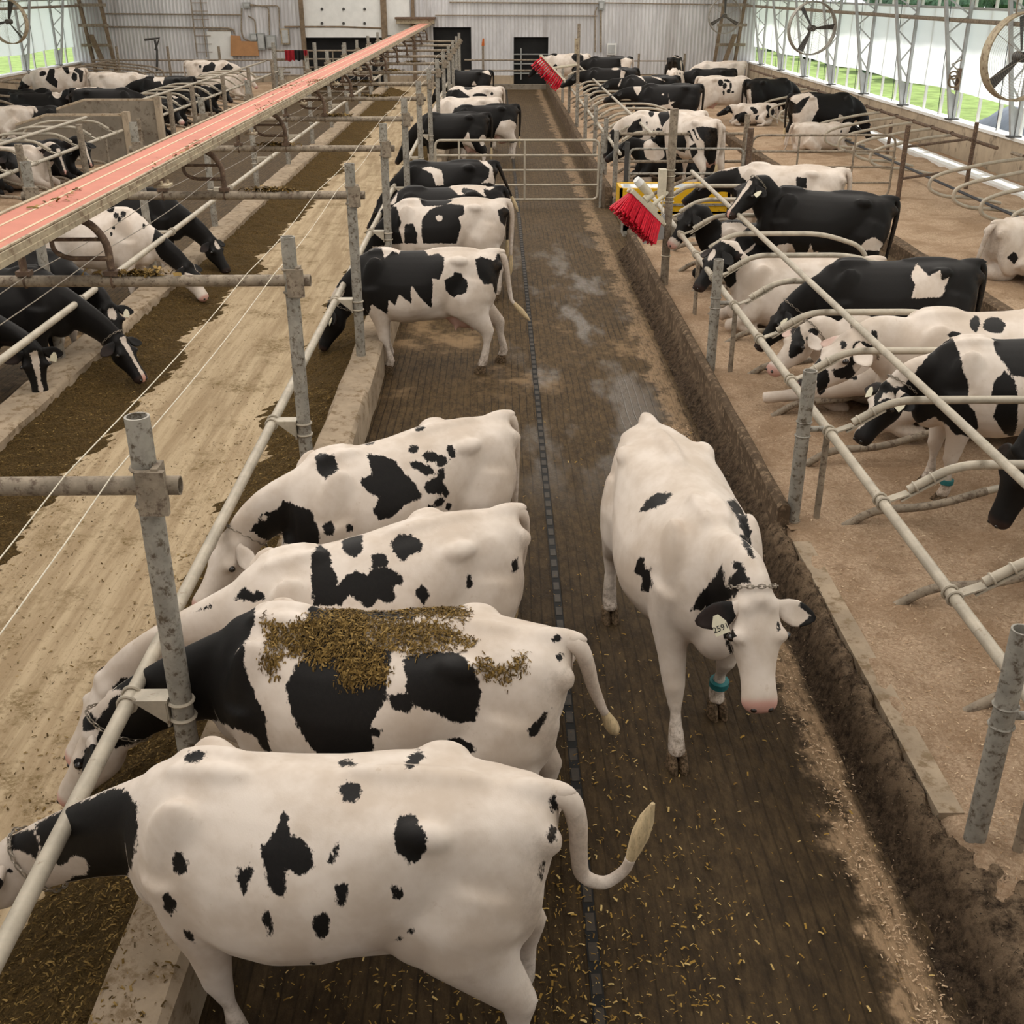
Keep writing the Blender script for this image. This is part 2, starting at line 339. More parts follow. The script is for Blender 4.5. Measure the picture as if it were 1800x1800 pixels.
def grid(x0, x1, y0, y1, nx, ny, zf):
    xs = np.linspace(x0, x1, nx); ys = np.linspace(y0, y1, ny); V = []; F = []
    for y in ys:
        for x in xs: V.append((x, y, zf(x, y)))
    for j in range(ny - 1):
        for i in range(nx - 1): a = j * nx + i; F.append((a, a + 1, a + nx + 1, a + nx))
    m = MB(); m.v = V; m.f = F; return m
def wob(x, y, s=1.0, seed=0):          # smooth pseudo noise in -1..1
    q = seed * 1.7
    return (math.sin(x * 1.7 * s + q + 1.3 * math.sin(y * 1.1 * s + q)) + math.sin(y * 2.3 * s - q + 1.1 * math.sin(x * 2.9 * s)) + math.sin((x * 3.1 - y * 2.7) * s + 2 * q)) / 3
def flakes(name, pts, size, mat, seed, parent=None, **k):
    """short bent chips lying at pts: list of (position, normal)"""
    g = np.random.default_rng(seed); V = []; F = []; tone = []
    for (p, nrm) in pts:
        L = size[0] + (size[1] - size[0]) * g.random()**2; W = L * (0.12 + 0.25 * g.random()); a = g.random() * 2 * PI
        nrm = np.array(nrm, float) + g.normal(0, 0.22, 3); nrm /= np.linalg.norm(nrm)
        u = np.cross(nrm, (math.cos(a), math.sin(a), 0.1)); u /= np.linalg.norm(u); v = np.cross(nrm, u); p = np.array(p) + nrm * 0.004
        o = len(V); h = nrm * L * 0.10
        V += [p - u * L / 2 - v * W / 2, p - u * L / 2 + v * W / 2, p + v * W / 2 + h, p - v * W / 2 + h, p + u * L / 2 - v * W / 2, p + u * L / 2 + v * W / 2]
        F += [(o, o + 3, o + 2, o + 1), (o + 3, o + 4, o + 5, o + 2)]; tone += [g.random()] * 2
    me = bpy.data.meshes.new(name); me.from_pydata([tuple(q) for q in V], [], F); me.materials.append(MT[mat])
    at_ = me.attributes.new('tone', 'FLOAT', 'FACE'); at_.data.foreach_set('value', tone)
    o = bpy.data.objects.new(name, me); COL.objects.link(o); return tag(o, **k)
# ------------------------------------------------------------------ setting: floors, kerbs, walls, roof
WR, WL, YB, Y0 = 11.3, -18.5, 53.0, 0.5
ORD = ['nearest', 'second nearest', 'third nearest', 'fourth nearest', 'fifth nearest', 'sixth nearest', 'seventh nearest', 'eighth nearest', 'ninth nearest', 'tenth nearest', 'eleventh nearest', 'twelfth nearest', 'thirteenth nearest', 'fourteenth nearest', 'fifteenth nearest', 'sixteenth nearest', 'seventeenth nearest', 'eighteenth nearest', 'nineteenth nearest', 'twentieth nearest']
def ordn(k): return ORD[k] if k < len(ORD) else 'number %d from the front' % (k + 1)
def S(name, mb, mat): return obj(name, mb, mat, kind='structure')
S('floor', MB().box((WL - .3, Y0, -.3), (WR + .3, YB + .4, -.06)), 'conc')
def alley_z(x, y): return 0.006 * wob(x, y, 2.2)
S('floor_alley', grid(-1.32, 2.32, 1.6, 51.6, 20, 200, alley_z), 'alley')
S('floor_far_alley', MB().box((-8.75, Y0, -.06), (-4.9, YB, 0.0)), 'alley')
S('floor_rear_alley', MB().box((4.9, Y0, -.06), (6.62, YB, 0.0)), 'alley')
S('floor_outer_alley', MB().box((-13.4, Y0, -.06), (-11.6, YB, 0.0)), 'alley')
S('floor_crossing', MB().box((2.3, 18.7, -.06), (6.7, 22.3, 0.03)), 'alley')
S('floor_feed_lane', MB().box((-4.5, Y0, -.06), (-1.7, 51.8, 0.10)), 'lane')
# kerbs
def kerb(name, x0, x1, y0, y1, z1, mat='conc', z0=-.05, jit=.008):
    m = MB(); n = max(2, int((y1 - y0) / .35)); r = random.Random(int(x0 * 100))
    prof = [(x0, z0), (x0, z1 - .03), (x0 + .03, z1), (x1 - .03, z1), (x1, z1 - .03), (x1, z0)]
    V = []; F = []
    for i in range(n + 1):
        y = y0 + (y1 - y0) * i / n
        for (x, z) in prof: V.append((x + r.uniform(-jit, jit), y, z + (r.uniform(-jit, jit) if z > z0 else 0)))
    k = len(prof)
    for i in range(n):
        for j in range(k - 1): F.append((i * k + j, i * k + k + j, i * k + k + j + 1, i * k + j + 1))
    F.append(tuple(range(k))); F.append(tuple(n * k + j for j in range(k - 1, -1, -1)))
    m.add(V, F); return S(name, m, mat)
kerb('trim_1', -1.62, -1.30, Y0, 51.5, .38)
kerb('trim_2', -4.84, -4.44, Y0, 49.5, .38)
kerb('trim_3', 2.15, 2.245, 7.62, 18.4, .42, 'muddy', jit=.005)
kerb('trim_4', 2.16, 2.30, 22.6, 51.6, .42, 'muddy')
kerb('trim_5', 6.52, 6.72, Y0, YB, .25, 'muddy')
kerb('trim_6', 4.86, 4.98, Y0, 18.6, .22, 'panel')
kerb('trim_7', -9.0, -8.72, Y0, YB, .24, 'panel')
kerb('trim_8', -1.35, 2.3, 51.4, 51.7, .22, 'panel')
kerb('trim_9', 2.30, 4.95, 18.4, 18.62, .24, 'panel'); kerb('trim_10', 2.30, 4.95, 22.3, 22.5, .24, 'panel')
# walls
def wall(name, mb, mat): return S(name, mb, mat)
m = MB(); holes = [(-8.45, -5.02, -.05, 2.15), (-2.80, -1.12, -.05, 2.46), (0.77, 2.31, 0.05, 2.06)]
xs = [WL - .3, -8.45, -5.02, -2.80, -1.12, 0.77, 2.31, WR + .3]
for i in range(len(xs) - 1):
    h = next((h for h in holes if abs(h[0] - xs[i]) < .01), None)
    if h is None: m.box((xs[i], YB, .46), (xs[i + 1], YB + .12, 9.5))
    else: m.box((xs[i], YB, h[3]), (xs[i + 1], YB + .12, 9.5))
wall('wall_back', m, 'siding')
m = MB()
for a, b in ((WL, -8.45), (-5.02, -2.80), (-1.12, 0.77), (2.31, WR)): m.box((a, YB - .1, -.05), (b, YB + .14, .48))
S('baseboard_back', m, 'conc_wall')
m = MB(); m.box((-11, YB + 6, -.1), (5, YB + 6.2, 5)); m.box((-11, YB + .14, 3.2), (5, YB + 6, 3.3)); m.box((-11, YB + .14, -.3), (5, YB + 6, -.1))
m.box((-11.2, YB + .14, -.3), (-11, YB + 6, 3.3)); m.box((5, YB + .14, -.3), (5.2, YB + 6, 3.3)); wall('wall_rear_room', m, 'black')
wall('wall_front', MB().box((WL - .3, Y0 - .8, -.3), (WR + .3, Y0 - .6, 9.5)), 'siding')
wall('wall_right', MB().box((WR, Y0 - .6, -.3), (WR + .22, YB, 1.02)), 'conc_wall')
S('trim_11', MB().box((WR - .05, Y0, 1.0), (WR + .30, YB, 1.07)), 'sill_sunstrip')
wall('wall_left', MB().box((WL - .22, Y0 - .6, -.3), (WL, YB, 1.02)), 'conc_wall')
S('trim_12', MB().box((WL - .3, Y0, 1.0), (WL + .05, YB, 1.07)), 'sill_sunstrip')
S('trim_13', MB().box((WR, Y0, 4.45), (WR + .3, YB, 5.2)), 'roof'); S('trim_14', MB().box((WL - .3, Y0, 4.2), (WL, YB, 5.2)), 'roof')
m = MB(); m.add([(WR + 1.3, -.3, 4.75), (WR + 1.3, YB + .6, 4.75), (-3.6, YB + .6, 9.3), (-3.6, -.3, 9.3)], [(0, 1, 2, 3)])
m.add([(WL - 1.3, -.3, 4.75), (WL - 1.3, YB + .6, 4.75), (-3.6, YB + .6, 9.3), (-3.6, -.3, 9.3)], [(3, 2, 1, 0)])
m.add([(q[0], q[1], q[2] + .12) for q in m.v[:]], [(3, 2, 1, 0), (4, 5, 6, 7)]); S('ceiling', m, 'roof')
# outside
S('ground_lawn', MB().box((-90, -30, -.8), (120, 140, -.55)), 'grass')
# bedding (sawdust) and feed: uncountable stuff
def bwave(x, y): return .038 * wob(x, y, 1.8, 1) + .024 * wob(x, y, 4.7, 2) + .010 * wob(x, y, 11, 3)
def bed1(x, y):
    return .245 + bwave(x, y)
obj('sawdust_bedding', grid(2.23, 4.88, 7.5, 18.45, 60, 180, bed1), 'bed', None, 'tan sawdust bedding in the near row of stalls right of the alley', 'bedding', kind='stuff')
def bedn(x, y):
    t_ = max(0, min(1, (x - 2.03) / .26)); z = .0 + .245 * (t_ * t_ * (3 - 2 * t_)) 
    return z + bwave(x, y) * t_
obj('sawdust_bedding', grid(2.06, 4.88, 1.2, 7.62, 90, 140, bedn), 'bed', None, 'tan sawdust bedding sloping down at the bottom right corner', 'bedding', kind='stuff')
obj('sawdust_bedding', grid(2.34, 6.60, 22.5, 52.5, 40, 150, lambda x, y: (.22 if x < 4.9 else .02 - .0) + .03 * wob(x, y, 1.5, 3)), 'bed', None, 'tan sawdust bedding in the far stalls behind the gates', 'bedding', kind='stuff')
obj('sawdust_bedding', grid(6.70, 11.27, 2, 52.8, 70, 260, lambda x, y: .24 + .045 * wob(x, y, 1.3, 4) + .02 * wob(x, y, 4.1, 5)), 'bed', None, 'tan sawdust bedding in the outer row of stalls along the curtain wall', 'bedding', kind='stuff')
obj('sawdust_bedding', grid(-11.6, -8.98, 2, 52.8, 40, 200, lambda x, y: .22 + .04 * wob(x, y, 1.3, 6)), 'bed', None, 'sawdust bedding in the stalls left of the conveyor', 'bedding', kind='stuff')
obj('sawdust_bedding', grid(-18.45, -13.4, 2, 52.8, 40, 160, lambda x, y: .22 + .04 * wob(x, y, 1.2, 7)), 'bed', None, 'sawdust bedding in the stalls along the left curtain wall', 'bedding', kind='stuff')
S('floor_sun_strip', MB().box((10.45, Y0, -.05), (10.95, YB, .285)), 'sill_sunstrip')  # sunlight along the wall base, put in as a white floor strip
S('trim_18', MB().box((2.20, 4.3, .0), (2.33, 7.3, .262)), 'conc')
# muck-caked slope where the near part of the kerb is buried
def muckz(x, y):
    t_ = max(0, min(1, (x - 1.98) / .17)); s = t_ * t_ * (3 - 2 * t_)
    e_ = 2.18 + .34 * max(0, min(1, (4.15 - y) / .5)); top = max(0, min(1, (x - e_) / .10))
    n = wob(x, y, 6, 3) * .5 + wob(x, y, 13, 4) * .35 + wob(x, y, 27, 5) * .2
    return .002 + .255 * s + .045 * n * (.2 + s) - .10 * top
mk = grid(1.96, 2.66, 1.6, 7.64, 80, 620, lambda x, y: muckz(x - (.07 if y < 3.9 else 0) * (3.9 - y) + .05 * wob(0, y, 1.4, 9), y))
obj('kerb_muck', mk, 'muck', None, 'dark manure caked in a crumbly bank along the right alley edge, near', 'muck', kind='stuff')
mk = grid(1.99, 2.17, 7.55, 18.4, 16, 500, lambda x, y: .004 + .20 * max(0, min(1, (x - 1.99) / .17))**1.3 + .035 * wob(x, y, 9, 6))
obj('kerb_muck', mk, 'muck', None, 'dark manure plastered on the alley face of the right kerb, farther up', 'muck', kind='stuff')
# feed heaps
def heap(side):
    def f(x, y):
        if side < 0: t_ = (x + 4.44) / (.74 + .16 * wob(0, y, 1.1, 2) + .06 * wob(0, y, 4.1, 4))
        else: t_ = (-1.62 - x) / (.68 + .13 * wob(0, y, 1.2, 5) + .05 * wob(0, y, 3.9, 6))
        e = max(0.0, 1 - t_)
        n = .020 * wob(x, y, 6, 8) + .016 * wob(x, y, 14, 9) + .008 * wob(x, y, 31, 3)
        return .092 + .20 * e**1.15 - (.0 if t_ < 1 else min(.03, (t_ - 1) * .12)) + n * min(1, e * 2.5 + .45)
    return f
obj('feed_heap', grid(-4.44, -3.35, 4, 49.0, 70, 1500, heap(-1)), 'feed', None, 'long brown heap of chopped feed below the left kerb of the feed lane', 'feed', kind='stuff')
obj('feed_heap', grid(-2.75, -1.60, 1.2, 42.0, 70, 1500, heap(1)), 'feed', None, 'long brown heap of chopped feed below the right feed rail', 'feed', kind='stuff')
g = np.random.default_rng(3)
P = []
for i in range(16000):
    y = 1.6 + 9.5 * g.random()**1.4; x = -1.66 - abs(g.normal(0, .40)); P.append(((x, y, max(.102, heap(1)(x, y))), (0, 0, 1)))
for i in range(11000):
    y = 6.2 + 9 * g.random()**1.5; x = -4.42 + abs(g.normal(0, .42)); P.append(((x, y, max(.102, heap(-1)(x, y))), (0, 0, 1)))
for i in range(5200):
    y = 3 + 12 * g.random()**1.3; x = -4.2 + 2.4 * g.random(); P.append(((x, y, .102), (0, 0, 1)))
for i in range(1100):
    y = 2.6 + 5 * g.random(); x = -1.60 + .28 * g.random()**1.5; P.append(((x, y, .385), (0, 0, 1)))
flakes('feed_scraps', P, (.007, .030), 'fibre', 5, label='loose brown feed stems scattered over the feed heaps and lane', cat='feed', kind='stuff')
P = []
for i in range(2600):
    y = 2.9 + abs(g.normal(0, 1.5)); x = .35 + g.normal(0, .55); 
    if -1.2 < x < 2.0: P.append(((x, y, .008), (0, 0, 1)))
for i in range(500):
    P.append(((g.uniform(-1, 1.95), g.uniform(3, 11), .008), (0, 0, 1)))
for i in range(500):
    P.append(((g.uniform(-1.25, 1.0), g.uniform(2.3, 3.6), .008), (0, 0, 1)))
flakes('straw_scraps', P, (.008, .032), 'scrap', 6, label='yellow straw bits scattered on the dark alley floor', cat='straw', kind='stuff')
P = []
for i in range(14000):
    y = 2.6 + 9 * g.random()**1.5; x = 2.35 + 2.5 * g.random()
    P.append(((x, y, (bedn if y < 7.6 else bed1)(x, y) + .003), (0, 0, 1)))
flakes('wood_shavings', P, (.008, .026), 'shave', 7, label='pale wood shavings strewn over the near stall bedding', cat='shavings', kind='stuff')
P = []
for i in range(9000):
    y = 2.2 + 9 * g.random()**1.3; x = 1.93 + (.34 if y > 4.1 else .62) * g.random()
    xx = x - (.07 if y < 3.9 else 0) * (3.9 - y) + .05 * wob(0, y, 1.4, 9)
    z = muckz(xx, y) if y < 7.6 else .004 + .20 * max(0, min(1, (x - 1.99) / .17))**1.3
    if y > 7.6 and x > 2.14: continue
    P.append(((x, y, max(.006, z) + .004), (g.normal(0, .6), g.normal(0, .6), 1)))
flakes('muck_crumbs', P, (.006, .022), 'crumb', 15, label='small dark clods clinging to the muck bank of the right kerb', cat='muck', kind='stuff')
P = []
for i in range(3200):
    y = 2.4 + 8 * g.random()**1.3; P.append(((1.84 + g.normal(0, .06) + .03 * wob(0, y, 2, 1), y, .008), (0, 0, 1)))
flakes('bedding_crumbs', [q for q in P if q[0][0] < 2.02], (.008, .026), 'shave', 16, label='tan bedding crumbs tracked along the alley edge beside the muck bank', cat='shavings', kind='stuff')
# scraper chain slot in the alley
t = thing('scraper_track', 'dark scraper chain running in its slot down the middle of the alley', 'scraper chain', (.42, 26, 0))
obj('slot', MB().box((.392, 1.6, -.02), (.450, 51.3, .0072)), 'black', t)
m = MB(); y = 2.0
while y < 30: m.box((.400, y, .0), (.442, y + .11, .010)); y += .18
obj('chain_links', m, 'track', t)['kind'] = 'stuff'

# ------------------------------------------------------------------ feed rails, posts, cross pipes
PY = [4.3 + 3.65 * k for k in range(13)]
def clamp(mb, c, axis, R): mb.ring(c, axis, R, .009, 14, 6)
for k, Y in enumerate(PY):
    z1 = 2.40
    t = thing('feed_rail_post', 'galvanised pipe post, %s along the right feed kerb' % ordn(k), 'post', (-1.5, Y, .36), 'posts on the right feed kerb')
    obj('pole', MB().tube([(-1.5, Y, .36), (-1.5, Y, z1)], .052, 18, hollow=True), 'galv', t)
    m = MB()
    for z in (2.0, 2.17): clamp(m, (-1.5, Y, z), (0, 0, 1), .058)
    m.box((-1.52, Y - .085, 1.98), (-1.40, Y - .055, 2.18)); m.box((-1.455, Y - .07, 1.97), (-1.425, Y + .03, 2.19)); obj('pipe_clamp', m, 'dusty', t)
    m = MB(); m.box((-1.72, Y - .05, .995), (-1.55, Y + .05, 1.01)); m.box((-1.565, Y - .045, .86), (-1.553, Y + .045, 1.005))
    m.poly([(-1.70, Y - .05, .995), (-1.56, Y - .05, .995), (-1.56, Y - .05, .88)], (0, .008, 0))
    for z in (.89, .98): clamp(m, (-1.5, Y, z), (0, 0, 1), .057)
    for dy in (-.04, .04): clamp(m, (-1.74, Y + dy, .985), (0, 1, 0), .044)
    obj('rail_bracket', m, 'rail', t)
    if Y > 38: continue
for k, Y in enumerate(PY):
    if k and Y > 50: continue
    tag(obj('cross_pipe', MB().tube([(-4.86, Y, 2.085), (-1.36, Y, 2.085)], .042, 14, hollow=True), 'dusty'), 'dusty horizontal pipe over the feed lane, %s span' % ordn(k), 'pipe', 'pipes spanning the feed lane')
tag(obj('feed_rail', MB().tube([(-1.74, 1.0, .985), (-1.74, 49, .985)], .036, 14), 'rail'), 'long pale neck rail along the right side of the feed lane', 'rail')
tag(obj('feed_rail', MB().tube([(-4.45, 4.0, 1.0), (-4.45, 49, 1.0)], .036, 14), 'rail'), 'long pale neck rail in front of the cows on the left of the lane', 'rail')
for k, Y in enumerate(PY[1:]):
    t = thing('feed_rail_post', 'grey pipe post, %s along the left feed kerb under the conveyor' % ordn(k), 'post', (-4.77, Y, .36), 'posts on the left feed kerb')
    obj('pole', MB().tube([(-4.77, Y, .36), (-4.77, Y, 2.42)], .052, 16, hollow=True), 'galv', t)
    m = MB(); m.box((-4.72, Y - .05, 1.0), (-4.48, Y + .05, 1.012)); m.poly([(-4.52, Y - .05, 1.0), (-4.72, Y - .05, 1.0), (-4.72, Y - .05, .9)], (0, .008, 0))
    for z in (.89, .98): clamp(m, (-4.77, Y, z), (0, 0, 1), .057)
    clamp(m, (-4.45, Y - .03, 1.0), (0, 1, 0), .044); clamp(m, (-4.45, Y + .03, 1.0), (0, 1, 0), .044); obj('rail_bracket', m, 'rail', t)
    m = MB()
    for z in (2.0, 2.17): clamp(m, (-4.77, Y, z), (0, 0, 1), .058)
    m.box((-4.80, Y - .085, 1.98), (-4.66, Y - .055, 2.18)); obj('pipe_clamp', m, 'dusty', t)
for k, Y in enumerate(PY):
    t = thing('conveyor_stand', 'rusty bent pipe stand under the red conveyor, %s' % ordn(k), 'stand', (-3.1, Y, 2.12), 'stands under the conveyor')
    obj('hoop', MB().tube(bend([(-2.79, Y, 2.13), (-2.79, Y, 2.38), (-2.92, Y, 2.53), (-3.30, Y, 2.53), (-3.42, Y, 2.38), (-3.42, Y, 2.13)], .15), .028, 10), 'rust', t)
    obj('side_loop', MB().tube(bend([(-2.79, Y - .01, 2.25), (-3.08, Y - .01, 2.25), (-3.18, Y - .01, 2.30), (-3.18, Y - .01, 2.50)], .08), .018, 8), 'rust', t)
    obj('far_bar', MB().tube([(-2.80, Y + .02, 2.38), (-3.41, Y + .02, 2.38)], .014, 8), 'rust', t)
    m = MB()
    for x in (-2.79, -3.42): m.cbox((x, Y, 2.145), (.10, .08, .035)); m.ring((x, Y, 2.085), (1, 0, 0), .046, .008)
    obj('foot_clamp', m, 'rust', t)
# conveyor
t = thing('feed_conveyor', 'long salmon red feed conveyor running over the left of the lane', 'conveyor', (-3.1, 27, 2.6))
obj('belt', MB().box((-3.31, 1.6, 2.600), (-2.85, 52.9, 2.635)), 'red_belt', t)
for x in (-3.17, -2.97): obj('belt_seam', MB().box((x - .011, 1.6, 2.635), (x + .011, 52.9, 2.638)), 'seam', t)
m = MB(); m.box((-2.85, 1.6, 2.60), (-2.822, 52.9, 2.64)); m.box((-2.835, 1.6, 2.565), (-2.81, 52.9, 2.60)); m.box((-2.855, 1.6, 2.645), (-2.835, 52.9, 2.655)); obj('side_rail', m, 'cream', t)
m = MB(); m.box((-3.345, 1.6, 2.575), (-3.312, 52.9, 2.645)); obj('side_rail', m, 'cream', t)
obj('understrip', MB().box((-3.3, 1.6, 2.56), (-2.95, 52.9, 2.60)), 'dusty', t)
m = MB(); m.box((-4.35, 52.3, 2.62), (-2.70, 52.98, 2.80)); obj('head_box', m, 'cream', t); obj('head_lid', MB().box((-4.4, 52.2, 2.80), (-2.65, 52.98, 2.88)), 'rust', t)
for k in range(12):
    Y = 5.9 + 3.65 * k; m = MB(); m.box((-2.86, Y - .10, 2.50), (-2.74, Y + .06, 2.52)); m.cyl((-2.80, Y - .06, 2.51), (-2.80, Y - .06, 2.55), .012, 6); m.cyl((-2.77, Y + .02, 2.51), (-2.77, Y + .02, 2.55), .012, 6); obj('splice_plate', m, 'cream', t)
P = []
for (px, py, n, r) in ((555, 142, 90, .22), (510, 152, 50, .35), (330, 262, 60, .25), (110, 348, 25, .10), (470, 186, 40, .2)):
    c = at(px, py, 2.64)
    for i in range(n): P.append(((min(-2.88, max(-3.28, c[0] + g.normal(0, .06))), c[1] + g.normal(0, r * 2), 2.637), (0, 0, 1)))
flakes('belt_crumbs', P, (.03, .08), 'fibre', 9, label='small brown feed crumbs lying on the red conveyor belt', cat='feed', kind='stuff')
P = []
for k, Y in enumerate(PY[1:9]):
    cx = -2.62 + .35 * math.sin(k * 2.1) + (0 if k else .0)
    for i in range(240): P.append(((cx + g.normal(0, .13), Y + g.normal(0, .012), 2.128 + abs(g.normal(0, .018))), (g.normal(0, .4), g.normal(0, .4), 1)))
flakes('pipe_crumbs', P, (.03, .08), 'fibre', 10, label='brown feed tufts caught on top of the pipes over the lane', cat='feed', kind='stuff')
# electric wires
def wire(pts, r, lab, mat='wire'): return tag(obj('electric_wire', MB().tube(pts, r, 6), mat), lab, 'wire', 'electric wires over the feed lane')
def sag(x, z, ys): 
    out = []
    for a, b in zip(ys[:-1], ys[1:]):
        for i in range(6): q = i / 6; out.append((x + .012 * math.sin(a + q * 3), a + (b - a) * q, z - .035 * math.sin(PI * q)))
    return out + [(x, ys[-1], z)]
ys = [.8] + PY[:11]
wire(sag(-1.83, 2.135, ys), .0029, 'thin white wire over the lane, left of the pair by the posts')
wire(sag(-1.63, 2.135, ys), .0029, 'thin white wire over the lane, right of the pair by the posts')
wire(sag(-3.40, 2.135, ys), .0035, 'thin pale wire just right of the conveyor, the lower one', 'chain')
wire(sag(-2.84, 2.30, ys), .0035, 'thin pale wire just right of the conveyor, the upper one', 'chain')

# ------------------------------------------------------------------ stalls right of the alley
def divider(sx, x0, Y, zb, label, group, mat='rail', low='dusty'):
    """free-stall divider: sx=+1 opens away from the rail at x0 towards +x"""
    f = lambda x, z: (x0 + sx * x, Y, zb + z)
    t = thing('stall_divider', label, 'stall divider', (x0, Y, zb), group)
    obj('loop', MB().tube(bend([f(.16, .83), f(.44, 1.005), f(1.55, 1.005), f(2.02, .86), f(2.16, .70), f(2.02, .44), f(1.75, .38), f(1.25, .26)], .22), .030, 10), mat, t)
    obj('brace', MB().tube(bend([f(1.27, .265), f(.85, .13), f(.42, .11), f(.20, -.04)], .18), .033, 10), low, t)
    m = MB(); d = np.array(f(.44, 1.005)) - np.array(f(.16, .83)); d /= np.linalg.norm(d); a = np.array(f(.15, .82)); n_ = np.array((d[2], 0, -d[0])) * (1 if sx > 0 else -1)
    m.obox(a + d * .10 + n_ * .03, d * .16, (0, .030, 0), n_ * .006)
    for q in (.06, .18): m.ring(a + d * q, d, .034, .008, 12, 6)
    m.obox(np.array(f(.07, .775)), (.09, 0, .035 * sx), (0, .035, 0), (0, 0, .006))
    for q in (-.035, .035): m.ring((x0, Y + q, zb + .75), (0, 1, 0), .042, .009, 12, 6)
    obj('clamp_plate', m, 'rail', t)
    return t
DY = [2.76 + 1.22 * k for k in range(13)]
for k, Y in enumerate(DY): divider(1, 2.48, Y, .25, 'bent pipe divider, %s in the front row of stalls right of the alley' % ordn(k), 'dividers of the near right stalls')
tag(obj('neck_rail', MB().tube([(2.48, 1.2, 1.0), (2.48, 18.1, 1.0)], .034, 14), 'rail'), 'lower long rail sloping down the near right stalls beside the alley', 'rail')
tag(obj('neck_rail', MB().tube([(3.12, 1.6, 1.355), (3.12, 18.2, 1.355)], .030, 14), 'rail'), 'upper long rail lying across the tops of the near stall dividers', 'rail')
for k, Y in enumerate([4.1, 7.72, 11.4]):
    t = thing('stall_post', 'thick open-topped pipe post, %s beside the right kerb' % ordn(k), 'post', (2.30, Y, .2), 'thick posts at the right kerb')
    obj('pole', MB().tube([(2.30, Y, .06), (2.30, Y, 1.46)], .052, 18, hollow=True), 'galv', t)
    m = MB(); m.ring((2.30, Y, .95), (0, 0, 1), .056, .006); m.ring((2.30, Y, 1.06), (0, 0, 1), .056, .006); m.cyl((2.30, Y, 1.0), (2.47, Y, 1.0), .022, 10); obj('rail_clamp', m, 'galv', t)
    m = MB(); m.tube([(2.30, Y, .06), (2.30, Y, .24)], .062, 14); obj('foot_sleeve', m, 'dusty', t)
for k, Y in enumerate([4.0, 7.70, 11.25, 13.6, 16.2]):
    tag(obj('rail_leg', MB().tube([(2.50, Y + .06, .18), (2.50, Y + .06, .97)], .026, 10), 'dusty'), 'thin brown pipe leg under the lower stall rail, %s' % ordn(k), 'post', 'thin legs under the lower stall rail')
# brush post and brush
t = thing('brush_post', 'tall thick post carrying the red cow brush', 'post', (2.36, 15.43, .2))
obj('pole', MB().tube([(2.36, 15.43, .2), (2.36, 15.43, 2.56)], .058, 18), 'dusty', t)
m = MB(); m.cbox((2.24, 15.35, 1.62), (.10, .14, .36)); obj('control_box', m, 'ivory', t)
m = MB()
for z in (1.78, 1.70, 1.42, 1.36, .62): m.ring((2.36, 15.43, z), (0, 0, 1), .064, .007)
obj('strap', m, 'ivory', t)
m = MB(); m.tube(bend([(2.22, 15.33, 1.46), (2.16, 15.30, 1.25), (2.22, 15.32, 1.02), (2.14, 15.30, .95)], .08), .008, 6); m.tube(bend([(2.27, 15.33, 1.46), (2.24, 15.30, 1.2), (2.30, 15.30, 1.1)], .08), .008, 6); obj('cable', m, 'ivory', t)
m = MB(); m.poly([(2.31, 15.38, 1.20), (2.31, 15.38, .86), (2.02, 15.33, .80), (2.00, 15.33, .93)], (0, .02, 0)); m.poly([(2.31, 15.46, 1.20), (2.31, 15.46, .86), (2.02, 15.41, .80), (2.00, 15.41, .93)], (0, .02, 0)); obj('mount_arm', m, 'white_steel', t)
def brush(c, ax, dn, L, B, label, Rr=.0, lod=1):
    c = np.array(c, float); ax = np.array(ax, float); ax /= np.linalg.norm(ax); dn = np.array(dn, float); dn -= ax * (dn @ ax); dn /= np.linalg.norm(dn); sd_ = np.cross(ax, dn)
    t = thing('cow_brush', label, 'brush', tuple(c))
    m = MB(); m.obox(c, ax * (L / 2 + .03), sd_ * .06, dn * .03); m.tube([c - ax * (L / 2 + .06), c + ax * (L / 2 + .10)], .028, 10); obj('back_bar', m, 'ivory', t)
    r = random.Random(4); m = MB(); n1, n2 = (30, 7) if lod else (14, 4)
    for i in range(n1):
        for j in range(n2):
            s0 = (i + .5) / n1 - .5; q0 = (j + .5) / n2 - .5
            a = c + ax * L * s0 + sd_ * .10 * q0 + dn * .02
            spread = ax * (s0 * .35 + r.uniform(-.05, .05)) + sd_ * (q0 * 1.0 + r.uniform(-.08, .08))
            d = dn + spread; d /= np.linalg.norm(d); b = a + d * B * r.uniform(.9, 1.04)
            m.tube([a, (a + b) / 2 + dn * .004, b], [.009, .012, .015] if lod else [.016, .02, .022], 5)
    obj('bristles', m, 'bristle', t); return t, c, ax, dn
bc0, bc1 = np.array(aty(1108, 334, 15.0)), np.array(aty(1164, 392, 15.0)); bc0[1] = 14.9; bc1[1] = 15.15
axb = bc1 - bc0; Lb = np.linalg.norm(axb)
t, c, ax, dn = brush((bc0 + bc1) / 2, axb, (-.55, -.25, -.80), Lb * .98, .33, 'red bristle cow brush hanging tilted from the post by the alley')
m = MB(); mo = c - ax * Lb * .12 - dn * .05
m.tube([mo, mo - dn * .10 + np.array((.05, 0, 0))], .05, 12); e = mo - dn * .10; m.tube([e, e + np.array((-.13, -.04, .13))], [.055, .06], 12); obj('motor', m, 'ivory', t)
m = MB(); e2 = e + np.array((-.13, -.04, .13)); m.tube([e2, e2 + np.array((-.06, -.02, .06))], [.063, .05], 12); obj('motor_cap', m, 'white', t)
m = MB(); m.obox(c - dn * .05 + ax * .07, ax * .10, np.cross(ax, dn) * .05, dn * .03); m.tube([c - dn * .05 + ax * .07, np.array((2.32, 15.38, c[2] + .12))], .025, 8); obj('gear_plate', m, 'ivory', t)
